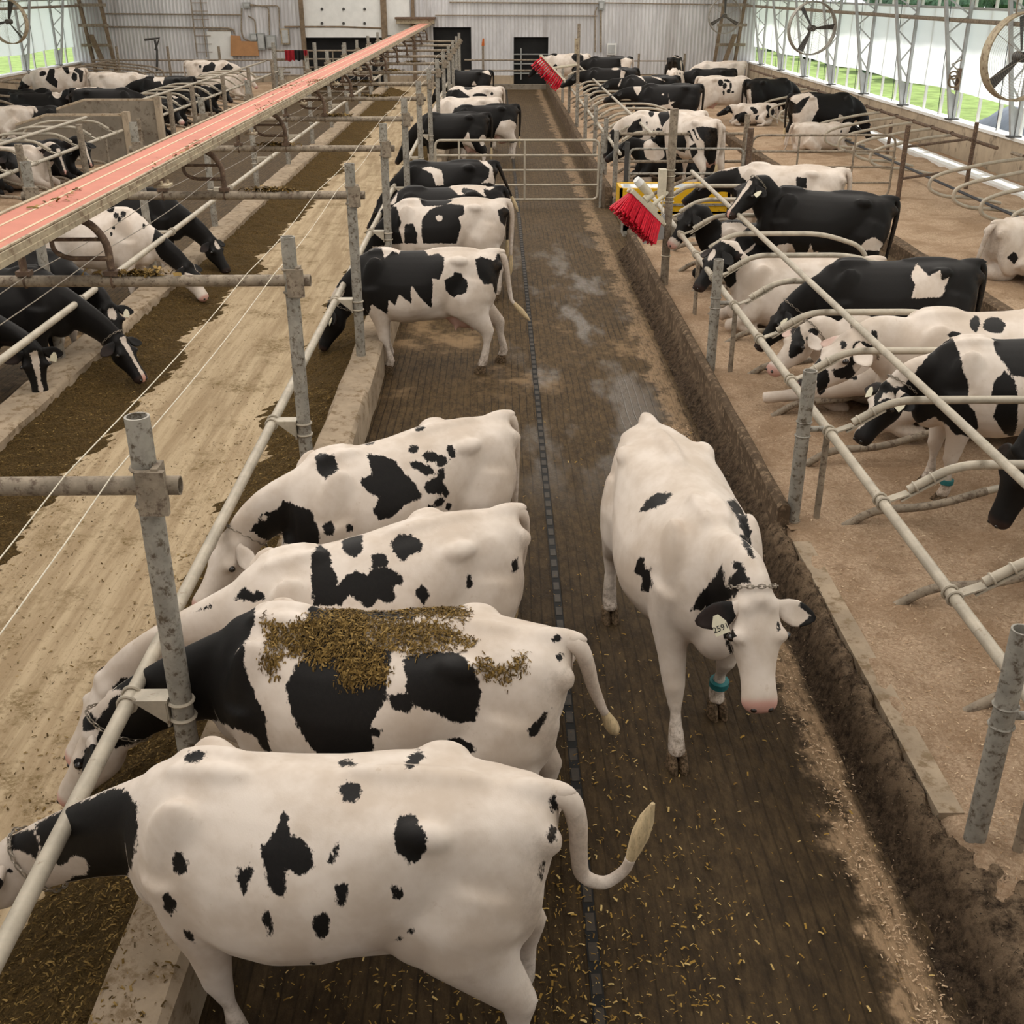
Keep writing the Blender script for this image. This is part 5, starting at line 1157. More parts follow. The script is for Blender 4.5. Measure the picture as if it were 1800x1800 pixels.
cow('black and white cow with chopped feed heaped on its back', place(985, 1128, 1.35, (-.86, 0), 171, S_), 171, scale=S_ * 1.02, vox=.018, neck=(1.53, .02, .67), face=(-58, 12, 0), head='m', chainon=1, ears=('b', 'b'), tailm=True, fat=1.08, crest=-.12,
    tail=[(-.86, 0, 1.405), (-.93, .01, 1.38), (-.97, .0, 1.28), (-1.00, -.02, 1.15), (-1.04, -.04, 1.03), (-1.06, -.05, .98)], switch=.09, group=FEED, legs={'fl': (-.05, 0)},
    m=marks(7, [(150, 1130), (200, 1030), (300, 930), (420, 850), (500, 800), (600, 770), (700, 795), (695, 900), (660, 960), (655, 1020), (690, 1130), (735, 1220), (740, 1290), (755, 1355), (720, 1335), (700, 1290), (600, 1250), (545, 1230), (520, 1290), (480, 1295), (300, 1300), (200, 1310), (130, 1250), (200, 1150), (270, 1120)],
        [(880, 860), (900, 808), (960, 790), (1030, 800), (1120, 835), (1250, 855), (1265, 872), (1180, 885), (1120, 870), (1080, 900), (1085, 960), (1180, 990), (1160, 1060), (1155, 1140), (1140, 1180), (1100, 1260), (1145, 1265), (1130, 1290), (1110, 1280), (1118, 1375), (930, 1375), (870, 1300), (820, 1200), (805, 1110), (840, 1040), (875, 1020), (850, 950)],
        [(1215, 1010), (1260, 1000), (1330, 985), (1420, 1000), (1470, 1060), (1492, 1130), (1470, 1240), (1390, 1240), (1340, 1210), (1280, 1190), (1245, 1180), (1230, 1130), (1225, 1070)], [(1160, 1145), (1230, 1135), (1260, 1190), (1230, 1212), (1170, 1190)], (1420, 1322, 50, 27, 22), [(1655, 1265), (1735, 1190), (1690, 1285), (1665, 1300)], (1755, 945, 18, 13), (1770, 1010, 12, 12),
        [(140, 1290), (200, 1200), (250, 1150), (330, 1080), (330, 1300), (160, 1340), (75, 1420), (95, 1330)], (110, 1240, 34, 34)))
cow('white cow with brown-black cloud patches along the middle of its flank', place(893, 893, 1.36, (-.84, 0), 206, S_), 206, scale=S_, vox=.02, neck=(1.48, -.30, .72), crest=-.12, face=(-55, 4, 0), head='m', earw=False, group=FEED, tail=[(-.86, 0, 1.405), (-.93, 0, 1.37), (-.97, -.04, 1.2), (-.96, -.08, .95), (-.94, -.1, .75)],
    m=marks(7, [(890, 660), (920, 612), (960, 640), (965, 690), (990, 730), (985, 760), (1010, 730), (1050, 705), (1090, 720), (1100, 700), (1160, 690), (1222, 730), (1215, 752), (1180, 760), (1195, 800), (1180, 825), (1130, 810), (1090, 840), (1060, 815), (1030, 790), (1000, 830), (900, 830)], [(1000, 605), (1035, 568), (1075, 580), (1075, 635), (1050, 662), (1005, 640)], [(1170, 615), (1200, 577), (1250, 580), (1287, 610), (1280, 640), (1240, 650), (1230, 676), (1200, 665)], [(1100, 655), (1130, 640), (1160, 655), (1165, 695), (1110, 695)], [(1255, 790), (1280, 752), (1312, 790), (1290, 828)], (1450, 745, 14, 24), (1610, 690, 10, 30, 12), [(620, 810), (660, 763), (690, 790), (700, 768), (732, 792), (720, 815)], [(485, 852), (550, 815), (540, 838)], [(200, 1110), (225, 1085), (258, 1085), (250, 1140), (205, 1200)]))
cow('white cow with speckled black flank patches and dark neck, fourth in the feeding row', place(880, 728, 1.36, (-.84, 0), 213, S_), 213, scale=S_, vox=.02, neck=(1.14, -.24, .86), face=(-48, 12, 0), head='w', chainon=1, earw=None, group=FEED,
    m=marks(7, [(905, 305), (930, 293), (975, 300), (992, 350), (945, 385), (915, 360)], [(1090, 293), (1140, 300), (1190, 320), (1230, 370), (1260, 400), (1285, 440), (1270, 460), (1230, 470), (1180, 520), (1130, 530), (1110, 490), (1135, 450), (1100, 435), (1065, 400), (1070, 380), (1110, 370)], (1255, 280, 17, 17), (1318, 305, 30, 18, 15), (1352, 320, 22, 20), (1386, 288, 16, 26, -15), (1285, 345, 44, 17, 25), (1350, 365, 15, 18), (1330, 410, 36, 30), (1365, 430, 14, 16), (1345, 465, 18, 14), (1318, 485, 14, 12), (1378, 480, 10, 14),
        [(640, 610), (665, 580), (700, 540), (720, 505), (775, 490), (800, 458), (850, 480), (890, 490), (920, 560), (922, 612), (860, 625), (800, 612), (790, 570), (745, 612), (690, 608)], (955, 558, 24, 26), (1028, 555, 14, 16), (1275, 205, 18, 10), (1100, 257, 18, 8), (560, 680, 30, 26)), inv=marks(7, (730, 520, 15, 10)))
cow('white and black cow standing sideways, head low in the feed, fifth in row', place(872, 440, 1.36, (-.85, 0), 180, S_), 180, scale=S_, vox=.02, neck=(1.10, -.05, .72), crest=-.16, face=(-66, 8, 0), head='b', chainon=1, eartag=[(1, None)], group=FEED, legs={'fl': (-.14, 0), 'fr': (-.10, 0), 'bl': (.05, 0), 'br': (-.20, 0)}, tail=[(-.86, 0, 1.405), (-.93, 0, 1.36), (-.97, .0, 1.22), (-1.0, .0, 1.02), (-1.03, .0, .85), (-1.06, .0, .80)],
    m=marks('B', [(250, 1150), (300, 1050), (400, 940), (480, 920), (560, 935), (575, 1000), (620, 950), (660, 970), (680, 920), (740, 905), (790, 930), (830, 980), (880, 965), (920, 990), (915, 1060), (890, 1120), (850, 1110), (852, 1180), (846, 1284), (780, 1220), (728, 1150), (730, 1258), (660, 1200), (635, 1268), (600, 1230), (592, 1318), (500, 1260), (480, 1335), (400, 1345), (360, 1400), (300, 1510), (180, 1510), (240, 1370), (350, 1180)], [(920, 1120), (965, 1100), (975, 1072), (1010, 1080), (1055, 1130), (1050, 1190), (970, 1218), (930, 1185)], [(1095, 1000), (1130, 985), (1175, 1000), (1215, 1005), (1222, 968), (1260, 970), (1300, 1000), (1312, 1050), (1290, 1130), (1260, 1200), (1240, 1238), (1210, 1200), (1195, 1140), (1150, 1145), (1110, 1090)]))
cow('white cow with big black flank cloud and dark head, just behind the sideways one', place(886, 351, 1.36, (-.85, 0), 182, S_), 182, scale=S_, vox=.025, neck=(1.18, 0, .70), crest=-.14, face=(-58, 0, 0), head='b', group=FEED,
    m=marks('B', [(300, 1000), (380, 840), (470, 740), (540, 690), (600, 690), (645, 700), (672, 790), (660, 830), (682, 910), (620, 915), (500, 930)], [(690, 800), (740, 795), (762, 850), (765, 910), (690, 910)], [(790, 770), (830, 720), (870, 700), (950, 680), (1030, 690), (1037, 740), (1000, 760), (1017, 810), (990, 910), (800, 910), (788, 860)], [(760, 632), (900, 630), (972, 660), (920, 692), (800, 697)], [(1225, 720), (1260, 700), (1292, 710), (1302, 760), (1270, 815), (1240, 780)]), inv=marks('B', (890, 765, 20, 18)))
cow('black backed cow with white flashes on the loin, sixth body beyond the nearest', place(880, 329, 1.36, (-.85, 0), 181, S_), 181, scale=S_, vox=.028, neck=(1.18, 0, .70), crest=-.14, face=(-58, 0, 0), head='b', base='b', parts=2, group=FEED,
    m=marks('B', [(925, 572), (1000, 560), (1100, 568), (1210, 585), (1180, 603), (1140, 590), (1162, 652), (1105, 605), (1030, 588), (1015, 610), (1040, 628), (1000, 630), (970, 600)], [(600, 690), (650, 615), (640, 680)]))
cow('black cow with white shoulder flash and tail swung right, just before the gate', place(868, 284, 1.36, (-.85, 0), 180, S_), 180, scale=S_, vox=.028, neck=(1.18, 0, .70), crest=-.14, face=(-58, 0, 0), head='b', base='b', parts=2, group=FEED, tail=[(-.86, 0, 1.405), (-.93, 0, 1.36), (-1.0, -.0, 1.2), (-1.09, -.0, 1.0), (-1.17, -.0, .82)],
    m=marks('B', [(785, 475), (840, 468), (905, 490), (917, 575), (870, 575), (850, 510)], [(1115, 430), (1150, 418), (1165, 440), (1195, 470), (1212, 575), (1182, 560), (1130, 565), (1175, 530), (1180, 480)]))
cow('black cow right behind the alley gate, body side-on with a white hind leg', place(856, 199, 1.36, (-.85, 0), 180, S_), 180, scale=S_, vox=.03, neck=(1.2, .0, .70), crest=-.14, face=(-60, 0, 0), head='b', base='b', parts=1, group=FEED, m=marks('V', [(935, 750), (970, 690), (980, 740), (1020, 820), (980, 840)], (1045, 740, 18, 30)), blobs=0)
cow('black cow showing a full pale udder, rightmost of those behind the gate', place(906, 184, 1.36, (-.84, 0), 190, S_), 190, scale=S_, vox=.03, neck=(1.2, .0, .70), crest=-.14, face=(-60, 0, 0), head='b', base='b', parts=1, udder=1.25, group=FEED, m=marks('V', [(1105, 740), (1110, 700), (1140, 640), (1190, 630), (1220, 650), (1235, 740)]))
cow('cow with pinkish white and dark patches, back only, behind the black pair', place(875, 172, 1.36, (-.85, 0), 180, S_), 180, scale=S_, vox=.034, neck=(1.2, .0, .70), crest=-.14, face=(-60, 0, 0), head='b', parts=1, group=FEED, m=marks('V', [(885, 600), (900, 560), (925, 600)], [(1040, 580), (1080, 600), (1085, 660), (1050, 600)]))
cow('white rumped cow with black shoulder and one dark spot, far up the row', place(880, 153, 1.36, (-.85, 0), 180, S_), 180, scale=S_, vox=.034, neck=(1.2, .0, .70), crest=-.14, face=(-60, 0, 0), head='b', parts=1, group=FEED, m=marks('V', [(840, 480), (920, 470), (990, 520), (990, 560), (840, 560)], (1030, 510, 38, 20), (1095, 495, 8, 10), (970, 465, 22, 10)))
cow('black cow farthest up the feeding row', place(862, 124, 1.36, (-.85, 0), 180, S_), 180, scale=S_, vox=.034, neck=(1.2, .0, .70), crest=-.14, face=(-60, 0, 0), head='b', base='b', parts=1, group=FEED, m=marks('V', [(1040, 380), (1075, 370), (1090, 400)], [(985, 450), (1000, 425), (1015, 450)]))
# --- the cow walking down the alley
cow('mostly white cow walking down the alley towards the camera, numbered ear tag', (1.085, 5.88), -83, scale=1.02, vox=.016, neck=(1.22, .02, 1.27), face=(-60, -4, 0), head='m', chainon=1, eartag=[(-1, '2591')], legband='fl', legs={'fr': (.23, 0), 'fl': (-.22, 0), 'br': (-.05, 0), 'bl': (.1, 0)}, ears=('tip', 'b'), dirt=.8, fat=1.06,
    m=marks(4, [(318, 515), (350, 460), (400, 428), (468, 430), (440, 470), (380, 502)], [(293, 785), (315, 718), (340, 720), (345, 780), (370, 760), (377, 840), (362, 877), (330, 870), (325, 810)], [(712, 465), (750, 458), (790, 500), (820, 590), (828, 665), (790, 620), (760, 540)], [(773, 618), (800, 620), (842, 718), (825, 722), (795, 680)], [(550, 965), (590, 890), (640, 830), (692, 752), (712, 850), (740, 795), (760, 772), (740, 770), (742, 740), (780, 738), (792, 770), (818, 832), (770, 842), (755, 895), (720, 915), (640, 940), (590, 960)], [(695, 1015), (722, 1005), (728, 1090), (742, 1130), (737, 1168), (718, 1130), (692, 1050)], (945, 1035, 9, 22)))
# --- stalls right of the alley
STL = 'cows in the stalls right of the alley'
ZB = .24
cow('black cow cut by the right frame edge, only head and chest showing', (4.46, 6.62), 180, zg=ZB, vox=.022, base='b', neck=(1.02, .03, 1.02), face=(-76, 10, 0), head='b', feetw=False, group=STL, blobs=2, seed=4)
cow('black headed cow with white shoulder band, standing in a stall and looking left', (4.14, 8.22), 180, zg=ZB - .03, scale=.93, vox=.02, pinkm=.15, crest=-.10, neck=(1.13, .10, 1.04), face=(-54, 24, 0), head='m', chainon=2, eartag=[(1, None), (-1, None)], legband='fl', group=STL, earw=False,
    m=marks('R3', [(1160, 240), (1300, 70), (1340, 20), (1420, -20), (1460, 60), (1480, 150), (1510, 230), (1502, 330), (1540, 370), (1562, 450), (1520, 505), (1440, 490), (1390, 440), (1330, 400), (1250, 430), (1220, 480), (1060, 570), (990, 620), (860, 620), (850, 500), (960, 440), (1010, 330), (1010, 230), (1060, 190), (1110, 240)], [(1640, 210), (1700, 155), (1750, 200), (1772, 300), (1762, 440), (1740, 512), (1690, 480), (1635, 400), (1660, 330), (1625, 290)], [(1640, 0), (1620, -30), (2000, -60), (2000, 200), (1740, 185), (1690, 110), (1650, 60)]), inv=marks('R3', [(1030, 320), (1055, 280), (1110, 262), (1128, 310), (1080, 300)]))
cow('big white cow lying with one foreleg stretched out, black patch round its eye', (4.60, 9.62), 180, zg=ZB + .02, scale=1.27, vox=.02, lie=True, legs='stretchR', neck=(1.12, .12, .70), face=(-36, 18, 0), head='m', chainon=2, group=STL, fat=1.05,
    m=marks('R2', (658, 1283, 22, 28), (850, 1230, 27, 44), [(720, 1270), (780, 1255), (852, 1300), (820, 1330), (750, 1380), (712, 1420), (740, 1470), (745, 1505), (600, 1490), (585, 1440), (680, 1420), (712, 1340)], [(355, 1500), (380, 1430), (430, 1400), (500, 1335), (512, 1370), (560, 1450), (572, 1500), (540, 1585), (500, 1600), (480, 1480), (430, 1560), (380, 1540)], (1490, 1150, 30, 52), (1612, 1160, 76, 52), (1360, 1218, 42, 22)))
cow('speckled white cow resting its head behind the big white lying one', (4.02, 10.45), 180, zg=ZB - .04, vox=.022, lie=True, neck=(1.02, .10, .78), face=(-40, 24, 0), head='m', chainon=2, group=STL,
    m=marks('R2', [(320, 1150), (375, 1140), (390, 1210), (415, 1270), (400, 1330), (330, 1370), (305, 1350), (330, 1250)], (515, 1285, 40, 20, -20), (470, 1200, 34, 26, 20), (430, 1245, 12, 12)))
cow('black standing cow with a large white patch on its thigh', (3.98, 10.9), 180, zg=ZB - .02, vox=.022, base='b', crest=-.12, neck=(1.12, .0, .90), face=(-54, 0, 0), head='m', chainon=2, eartag=[(1, None)], group=STL, feetw=True, scale=.93,
    m=marks('R2', [(1080, 850), (1120, 765), (1200, 850), (1270, 805), (1282, 880), (1325, 855), (1280, 980), (1090, 990), (1110, 900)], [(1030, 672), (1085, 688), (1060, 708)], [(10, 930), (60, 880), (150, 890), (100, 950), (40, 1000)]))
cow('white cow with black shoulder patches lying low between two dividers', place(1262, 440, 1.20, (1.08, .05), 180), 180, zg=ZB - .02, vox=.024, lie=True, neck=(1.06, .05, .97), face=(-52, 30, 0), head='patch', group=STL,
    m=marks('R1', [(958, 1230), (1000, 1180), (1052, 1165), (1062, 1240), (1020, 1284), (975, 1260)], [(860, 1040), (900, 1090), (930, 1180), (880, 1180)], (1000, 1045, 24, 16)))
cow('black and white cow lying with its nose at the rail below the brush post', place(1216, 374, 1.24, (1.08, .05), 180), 180, zg=ZB - .02, vox=.024, lie=True, base='b', neck=(1.08, .05, 1.0), face=(-50, 24, 0), head='muz', group=STL,
    m=marks('R1', [(968, 870), (1080, 868), (1130, 900), (1060, 960), (1030, 1010), (1010, 1070), (960, 1090)], [(1060, 1085), (1130, 1040), (1195, 985), (1160, 1040), (1090, 1085)], (720, 800, 26, 22)))
cow('black cow with a white blaze standing with its head raised above the stalls', (4.22, 14.75), 180, zg=.17, pitch=5, vox=.022, base='b', neck=(1.02, .10, 1.44), face=(-46, 32, 0), head='blaze', chainon=1, eartag=[(1, None)], group=STL,
    m=marks('R2', [(750, 680), (800, 620), (850, 600), (905, 635), (915, 690)], (290, 680, 60, 40), [(420, 720), (450, 640), (470, 700), (500, 690), (460, 740)]))
cow('white backed cow with dark head drinking at the yellow trough', (4.66, 18.1), 154, zg=.02, vox=.025, base='w', neck=(1.30, .02, 1.08), face=(-38, 0, 0), head='b', group=STL,
    m=marks('R1', [(690, 740), (760, 620), (830, 540), (940, 540), (1000, 540), (1070, 518), (1090, 580), (1122, 600), (1120, 710), (1070, 725), (900, 700), (800, 730)], [(1440, 650), (1437, 580), (1505, 585), (1505, 650)]))
cow('black and white striped cow seen from behind, standing just beyond the trough', place(1262, 213, 1.66, (-.85, 0), 112), 112, zg=.24, vox=.026, base='w', neck=(1.2, .0, 1.0), face=(-50, 0, 0), head='b', parts=1, group=STL,
    m=marks('N', [(1250, 810), (1320, 800), (1465, 815), (1482, 1000), (1440, 1165), (1385, 1180), (1335, 1080), (1340, 960), (1290, 900)], [(1030, 930), (1090, 860), (1135, 870), (1165, 960), (1150, 1060), (1080, 1040)], [(1025, 1040), (1085, 1080), (1140, 1200), (1130, 1260), (1050, 1240)], [(1190, 1000), (1255, 960), (1275, 1060), (1215, 1120)], [(1170, 850), (1190, 840), (1245, 960), (1215, 940)], [(1215, 830), (1235, 820), (1285, 940), (1265, 930)]))
cow('white cow with black head, blaze and side patches, standing behind the brush post', place(1236, 197, 1.52, (-.85, 0), 181), 181, zg=.1, vox=.03, neck=(1.15, .1, .95), face=(-62, 22, 0), head='blaze', parts=1, group=STL,
    m=marks('N', [(580, 830), (640, 750), (710, 720), (730, 850), (740, 900), (640, 950), (560, 940)], (815, 670, 28, 36), [(880, 680), (920, 640), (980, 640), (1000, 700), (960, 780), (930, 840), (890, 720)], (890, 850, 22, 40, -15), (810, 870, 12, 26, -12), (845, 850, 12, 24, -15), (770, 770, 10, 20)))
cow('black cow lying at the foot of the white one behind the brush post', place(1098, 252, 1.0, (1.15, 0), 180), 180, zg=.2, vox=.03, lie=True, base='b', neck=(1.15, .05, .78), face=(-35, 10, 0), head='b', parts=1, group=STL, blobs=3, seed=9)
cow('big black cow with a square white shoulder patch, standing in the far stalls', place(1230, 152, 1.58, (-.85, 0), 180), 180, zg=.2, vox=.034, base='b', neck=(1.3, .0, 1.22), face=(-22, 0, 0), head='b', parts=1, group=STL, m=marks('N', [(632, 368), (718, 372), (715, 440), (680, 500), (645, 440)], [(980, 470), (1000, 560), (1060, 550), (990, 600)], (930, 485, 14, 8), [(860, 600), (1000, 580), (1040, 620), (870, 640)]))
cow('black cow with thin white streaks, standing behind the one with the square patch', place(1190, 137, 1.58, (-.85, 0), 180), 180, zg=.2, vox=.034, base='b', neck=(1.25, .05, 1.2), face=(-30, 10, 0), head='b', parts=1, group=STL, m=marks('N', [(640, 280), (690, 275), (790, 390), (720, 330)], [(800, 300), (900, 320), (970, 365), (900, 340)], [(480, 400), (530, 310), (500, 410)], (690, 250, 40, 18)))
cow('black cow with white shoulder, standing behind the streaked one in the far stalls', place(1118, 124, 1.56, (-.85, 0), 180), 180, zg=.2, vox=.034, base='b', neck=(1.2, .05, 1.15), face=(-28, 10, 0), head='b', parts=1, group=STL, m=marks('N', [(515, 240), (560, 260), (530, 360), (500, 380)], (460, 232, 40, 12)))
cow('pale cow with a dark head lying low among the far dividers', place(1052, 115, 1.0, (0, 0), 180), 180, zg=.2, vox=.034, lie=True, base='w', neck=(1.2, .05, .8), face=(-25, 10, 0), head='b', parts=1, group=STL)
cow('black cow with white rump standing before the back wall at the stall end', place(1108, 101, 1.62, (-.85, 0), 180), 180, zg=.2, vox=.034, base='b', neck=(1.2, .0, 1.0), face=(-50, 0, 0), head='b', parts=1, group=STL, m=marks('N', [(510, 140), (560, 120), (650, 140), (650, 220), (520, 220)]))
cow('white and black cow partly behind the far brush post', place(1033, 99, 1.55, (-.85, 0), 180), 180, zg=.2, vox=.034, base='w', neck=(1.2, .0, 1.0), face=(-50, 0, 0), head='b', parts=1, group=STL, blobs=6, seed=12)
# --- rear alley and outer stalls on the right
OUT = 'cows along the right curtain wall'
cow('black and white cow seen from behind, standing far back against the pale wall', place(1183, 102, 1.42, (-.8, 0), 76), 76, zg=0, vox=.034, base='b', band=[(-.35, .14)], neck=(1.15, .1, 1.3), face=(-30, 20, 0), head='b', parts=1, group=OUT, blobs=2, seed=2)
cow('white cow with small black flecks seen from behind in the rear alley', place(1188, 126, 1.42, (-.8, 0), 84), 84, zg=0, vox=.034, base='w', neck=(1.15, .1, .8), face=(-55, 0, 0), head='w', parts=1, group=OUT, m=marks('N', (1060, 290, 10, 22, 30), (1080, 320, 12, 16, 30), (1000, 350, 24, 22), (1100, 280, 8, 14)))
cow('black cow with a white faced head turned left, in the rear alley far back', place(1290, 122, 1.42, (-.85, 0), 184), 184, zg=0, vox=.034, base='b', neck=(1.15, .1, 1.05), face=(-55, 10, 0), head='blaze', parts=1, group=OUT)
cow('plain white cow standing behind the black one in the far right corner', place(1308, 109, 1.62, (-.85, 0), 182), 182, zg=.2, vox=.034, base='w', neck=(1.15, .0, .95), face=(-50, 0, 0), head='b', parts=1, group=OUT)
cow('white cow with a cluster of black speckles on its ribs, facing right', place(1229, 142, 1.42, (-.85, 0), 4), 4, zg=.1, vox=.032, base='w', neck=(1.2, .1, .85), face=(-55, 0, 0), head='b', parts=1, group=OUT, m=marks('N', (1500, 370, 26, 34), (1540, 400, 20, 30, 20), (1570, 350, 30, 14, 20), (1600, 400, 14, 34), (1580, 450, 22, 22), (1530, 470, 10, 26), (1620, 460, 16, 12), (1545, 345, 16, 12)))
cow('black cow with white hind leg, rear to the camera by the rounded dividers', place(1313, 142, 1.44, (-.85, 0), 24), 24, zg=.03, vox=.03, base='b', neck=(1.2, .0, .9), face=(-55, 0, 0), head='b', parts=1, group=OUT, m=marks('M', [(45, 570), (70, 560), (80, 680), (50, 690)]))
cow('black cow with white rump and thigh stepping into an outer stall, facing right', place(1394, 168, 1.50, (-.85, 0), 8), 8, zg=.06, scale=1.03, vox=.025, base='b', neck=(1.15, -.05, .82), face=(-66, 0, 0), head='patch', parts=1, group=OUT, legs={'bl': (-.05, 0), 'br': (.12, 0)}, eartag=None,
    m=marks('M', [(310, 625), (350, 600), (440, 585), (490, 620), (500, 690), (470, 740), (440, 800), (420, 950), (350, 950), (340, 800), (330, 720), (380, 715), (430, 640), (450, 605), (400, 625), (360, 660)], (640, 750, 20, 26)))
cow('white and black cow lying behind the legs of the one facing right', place(1440, 238, .62, (0, 0), 10), 10, zg=.2, vox=.032, lie=True, base='w', neck=(1.1, .0, .75), face=(-25, 0, 0), head='b', parts=1, group=OUT, blobs=6, seed=22, scale=.82)
cow('tan and dark cow lying under the outer loops left of the standing black one', place(1325, 194, .66, (0, 0), 180), 180, zg=.22, vox=.034, lie=True, base='w', neck=(1.1, .0, .7), face=(-30, 0, 0), head='b', parts=1, group=OUT, blobs=9, seed=23, scale=.72)
cow('cream coloured cow lying at the right frame edge in the outer stalls', place(1775, 402, .98, (-.6, 0), 20), 20, zg=.22, vox=.026, lie=True, base='w', neck=(1.15, .0, .8), face=(-25, 0, 0), head='w', parts=1, group=OUT, m=marks('R2', [(1690, 730), (1740, 690), (1765, 730), (1740, 775)]))
# --- the row feeding on the left of the lane
LF = 'cows feeding on the left of the lane'
cow('dark cow whose muzzle just shows at the left frame edge', (-5.50, 7.75), 0, vox=.025, base='b', crest=-.16, neck=(1.28, -.03, .62), face=(-60, -10, 0), head='b', scale=S_, group=LF)
cow('black cow with a wide tan blaze facing the camera, leftmost of the left feeders', (-5.80, 10.55), 2, vox=.02, base='b', crest=-.12, neck=(1.28, -.10, .84), face=(-84, -62, 0), head='blaze', scale=S_, pinkm=.5, eartag=[(1, None)], group=LF, m=marks('L', [(0, 1460), (80, 1450), (160, 1500), (130, 1570), (60, 1650), (0, 1600)], [(0, 985), (75, 1060), (60, 1050), (0, 1000)]))
cow('black cow with a white blaze and pink nose reaching far into the feed', (-5.38, 11.55), -3, vox=.02, base='b', crest=-.16, neck=(1.40, -.06, .64), face=(-52, -28, 0), head='blaze', scale=S_, chainon=1, group=LF)
cow('black cow with a white forehead shield peering over its neighbour', (-5.50, 12.35), -4, vox=.022, base='b', neck=(1.24, -.22, .84), crest=-.12, face=(-62, -46, 0), head='patch', scale=S_, eartag=[(1, None)], group=LF)
cow('white spotted cow with a black neck and white poll feeding under the rail', (-5.45, 14.95), -6, vox=.02, base='w', crest=-.16, neck=(1.34, -.02, .66), face=(-56, -20, 0), head='m', scale=S_, group=LF, earw=False,
    m=marks('L', [(985, 510), (1010, 475), (1080, 480), (1130, 455), (1160, 500), (1240, 640), (1260, 690), (1350, 800), (1350, 870), (1260, 850), (1200, 830), (1110, 810), (1030, 750), (990, 700), (960, 640), (980, 560)], (1040, 430, 26, 24), (700, 420, 24, 26), (735, 465, 18, 22), (780, 455, 18, 22), (755, 490, 14, 18), (895, 445, 14, 26), (720, 542, 10, 12), (910, 532, 10, 18), (705, 580, 8, 12), (1050, 660, 30, 14)), inv=marks('L', [(1235, 715), (1310, 685), (1360, 760), (1330, 780), (1290, 760)], [(1290, 790), (1345, 830), (1380, 870), (1350, 880)]))
cow('dark grey-black cow with a small forehead star, beyond the white spotted one', (-5.48, 16.55), -4, vox=.024, base='b', crest=-.16, neck=(1.32, -.05, .66), face=(-58, -22, 0), head='patch', scale=S_, group=LF)
# --- stalls left of the conveyor
LS = 'cows in the stalls left of the conveyor'
def lst(px, py, label, yaw=0, z=.98, loc=(1.12, 0), **k):
    d = dict(lie=True, zg=.2, vox=.032, neck=(1.12, -.06, .82), face=(-48, -25, 0), parts=1, group=LS); d.update(k)
    return cow(label, place(px, py, z, loc, yaw), yaw, **d)
lst(18, 277, 'black and white cow at the left frame edge lying in a stall', base='b', head='b', blobs=4, seed=31)
lst(102, 266, 'cow with a white muzzle stripe and black eye patches lying behind the rail', base='w', head='blaze', blobs=6, seed=32, face=(-58, -50, 0))
lst(146, 255, 'black cow with a narrow white blaze lying next to the nearer partition', base='b', head='blaze', blobs=3, seed=33, face=(-58, -45, 0))
lst(303, 192, 'dark cow with a white muzzle lying just past the farther partition', base='b', head='muz', blobs=3, seed=34)
lst(338, 176, 'black cow with white cheek lying third past the farther partition', base='b', head='b', blobs=4, seed=35)
lst(392, 158, 'black cow with a white throat lying behind the tall left post', base='b', head='b', blobs=5, seed=36)
lst(438, 136, 'white faced cow at the far end of the left stalls', base='w', head='w', blobs=5, seed=37)
cow('long black cow with white neck flash standing behind the farther partition', place(128, 158, 1.5, (-.85, 0), 3), 3, zg=.1, vox=.03, base='b', neck=(1.2, .0, .95), face=(-55, 0, 0), head='b', parts=1, group=LS, m=marks('G', [(780, 470), (850, 420), (960, 405), (1040, 415), (1010, 450), (940, 440), (860, 450)], [(820, 700), (870, 590), (900, 640), (1010, 580), (1050, 620), (880, 700)]))
cow('black cow with a white saddle patch standing near the back left, facing left', place(338, 136, 1.42, (-.85, 0), 180), 180, zg=0, vox=.032, base='b', neck=(1.25, .0, 1.1), face=(-35, 0, 0), head='b', parts=1, group=LS, m=marks('H', [(230, 300), (350, 290), (320, 350), (290, 450), (270, 400), (195, 410), (190, 380)], [(0, 310), (60, 290), (20, 340)]))
cow('white cow with two black side patches standing near the back wall at the left', place(328, 109, 1.5, (-.85, 0), 2), 2, zg=.1, vox=.032, base='w', neck=(1.2, .0, 1.0), face=(-50, 0, 0), head='b', parts=1, group=LS, m=marks('H', [(740, 300), (760, 230), (820, 210), (850, 180), (895, 220), (880, 280), (800, 300)], [(945, 280), (1000, 230), (1040, 200), (1095, 250), (1060, 290)], (720, 240, 14, 20)))
# --- outer stalls on the left
LO = 'cows along the left curtain wall'
cow('white cow with scattered black patches standing below the left curtain', place(147, 121, 1.62, (-.85, 0), 182), 182, zg=.2, vox=.03, base='w', neck=(1.2, .0, .95), face=(-55, 0, 0), head='b', parts=1, group=LO, m=marks('G', [(270, 290), (310, 235), (330, 240), (310, 300)], (450, 295, 40, 28, -15), [(500, 300), (520, 250), (550, 220), (580, 260), (570, 330), (610, 380), (600, 450), (520, 400), (480, 360)], [(650, 225), (720, 230), (735, 300), (700, 300)], [(775, 260), (800, 230), (880, 270), (870, 380), (840, 390), (830, 300)], (785, 330, 30, 46)))
cow('white cow with a black cheek standing behind the dark one, head to the right', place(160, 130, 1.5, (-.85, 0), 0), 0, zg=.1, vox=.032, base='w', neck=(1.2, -.05, 1.15), face=(-35, -10, 0), head='patch', parts=1, group=LO)
cow('black cow lying with a long white face, left of the nearer partition', place(88, 168, 1.05, (.4, 0), -12), -12, zg=.2, vox=.03, lie=True, base='b', neck=(1.15, -.1, .85), face=(-45, -15, 0), head='blaze', parts=1, group=LO, blobs=2, seed=41, scale=1.05)
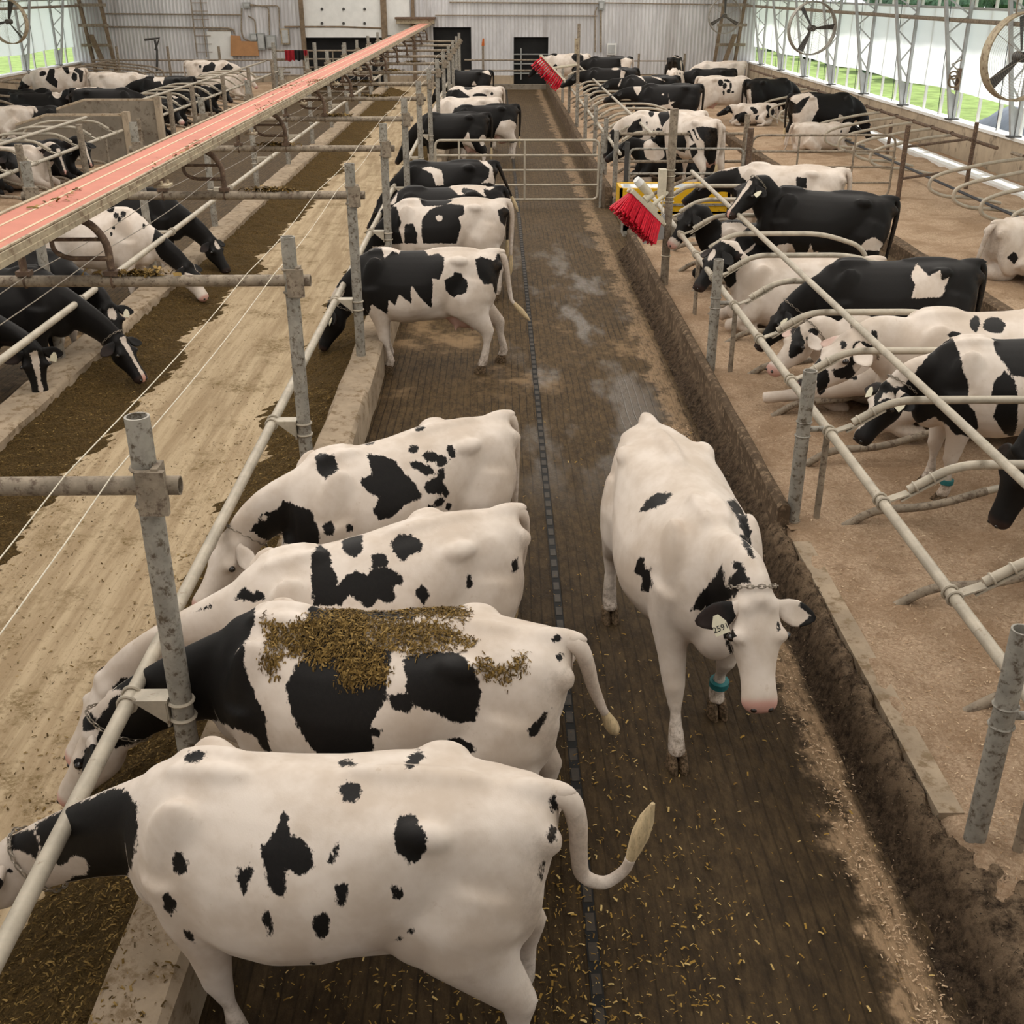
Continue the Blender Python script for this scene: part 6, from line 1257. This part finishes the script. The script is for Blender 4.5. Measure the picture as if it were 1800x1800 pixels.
cow('black cow lying half hidden by the rounded dividers at the left edge', place(22, 162, 1.0, (0, 0), 0), 0, zg=.2, vox=.032, lie=True, base='b', neck=(1.15, -.05, .8), face=(-35, -10, 0), head='b', parts=1, group=LO, blobs=4, seed=42)
cow('black cow lying right in front of the long white faced one', place(60, 192, 1.0, (0, 0), -8), -8, zg=.2, vox=.032, lie=True, base='b', neck=(1.15, -.1, .72), face=(-30, -12, 0), head='patch', parts=1, group=LO)
cow('tan white cow rump at the left frame edge under the curtain stalls', place(8, 196, .95, (0, 0), 170), 170, zg=.2, vox=.032, lie=True, base='w', neck=(1.15, .0, .8), face=(-25, 0, 0), head='w', parts=1, group=LO)
# feed fallen on the second cow's back
o2 = [o for o in bpy.data.objects if o.name.startswith('dairy_cow') and o.get('label', '').endswith('heaped on its back')][0]
def feed_on_back(o, polys, n, seed):
    me = o.data; M4 = np.array(o.matrix_world); nv = len(me.vertices); V = np.empty(nv * 3, np.float32); me.vertices.foreach_get('co', V); W = V.reshape(-1, 3) @ M4[:3, :3].T + M4[:3, 3]
    me.calc_loop_triangles(); T = np.empty(len(me.loop_triangles) * 3, np.int32); me.loop_triangles.foreach_get('vertices', T); T = T.reshape(-1, 3)
    A, B, C_ = W[T[:, 0]], W[T[:, 1]], W[T[:, 2]]; N_ = np.cross(B - A, C_ - A); ar = np.linalg.norm(N_, axis=1) + 1e-12; N_ = N_ / ar[:, None]; cen = (A + B + C_) / 3
    D = CAMP - cen; fac = (N_ * D).sum(1) / np.linalg.norm(D, axis=1)
    C = cen - CAMP; zc = C @ FW; px = np.stack([900 + FPX * (C @ RT) / zc, 900 - FPX * (C @ UP) / zc], 1)
    sd_ = np.full(len(T), -1e9)
    for pl in polys: sd_ = np.maximum(sd_, inside_sdf(px, pl))
    wgt = np.clip((sd_ + 12) / 22, 0, 1)**1.6 * (N_[:, 2] > .05) * (fac > 0) * (cen[:, 2] > .9) * ar; g_ = np.random.default_rng(seed); P = []
    idx = g_.choice(len(T), n, p=wgt / wgt.sum())
    for i in idx:
        a_, b_ = g_.random(2); 
        if a_ + b_ > 1: a_, b_ = 1 - a_, 1 - b_
        q = A[i] + (B[i] - A[i]) * a_ + (C_[i] - A[i]) * b_; h = .018 * np.clip(sd_[i] / 25, 0, 1) * g_.random()
        P.append((q + N_[i] * h, N_[i] + g_.normal(0, .25, 3)))
    return P
P = feed_on_back(o2, marks(7, [(730, 870), (800, 900), (880, 870), (960, 850), (1030, 820), (1100, 870), (1200, 880), (1300, 880), (1380, 900), (1420, 930), (1470, 960), (1440, 975), (1390, 975), (1330, 990), (1240, 1005), (1200, 980), (1150, 1000), (1170, 1060), (1150, 1100), (1080, 1110), (1040, 1130), (1000, 1120), (980, 1040), (880, 1030), (800, 1000), (770, 1080), (710, 1040), (740, 960)], [(1030, 822), (1120, 835), (1250, 825), (1380, 820), (1450, 860), (1430, 880), (1280, 870), (1120, 850)], [(1465, 1040), (1500, 1010), (1540, 1040), (1590, 1050), (1610, 1010), (1650, 1000), (1650, 1050), (1600, 1080), (1580, 1115), (1540, 1085), (1480, 1075)]), 9500, 3)
flakes('feed_on_back', P, (.008, .030), 'fibre', 12, label='chopped brown feed lying on the back of the second nearest cow', cat='feed', kind='stuff')

for o in bpy.data.objects:
    if '_o' in o: del o['_o']
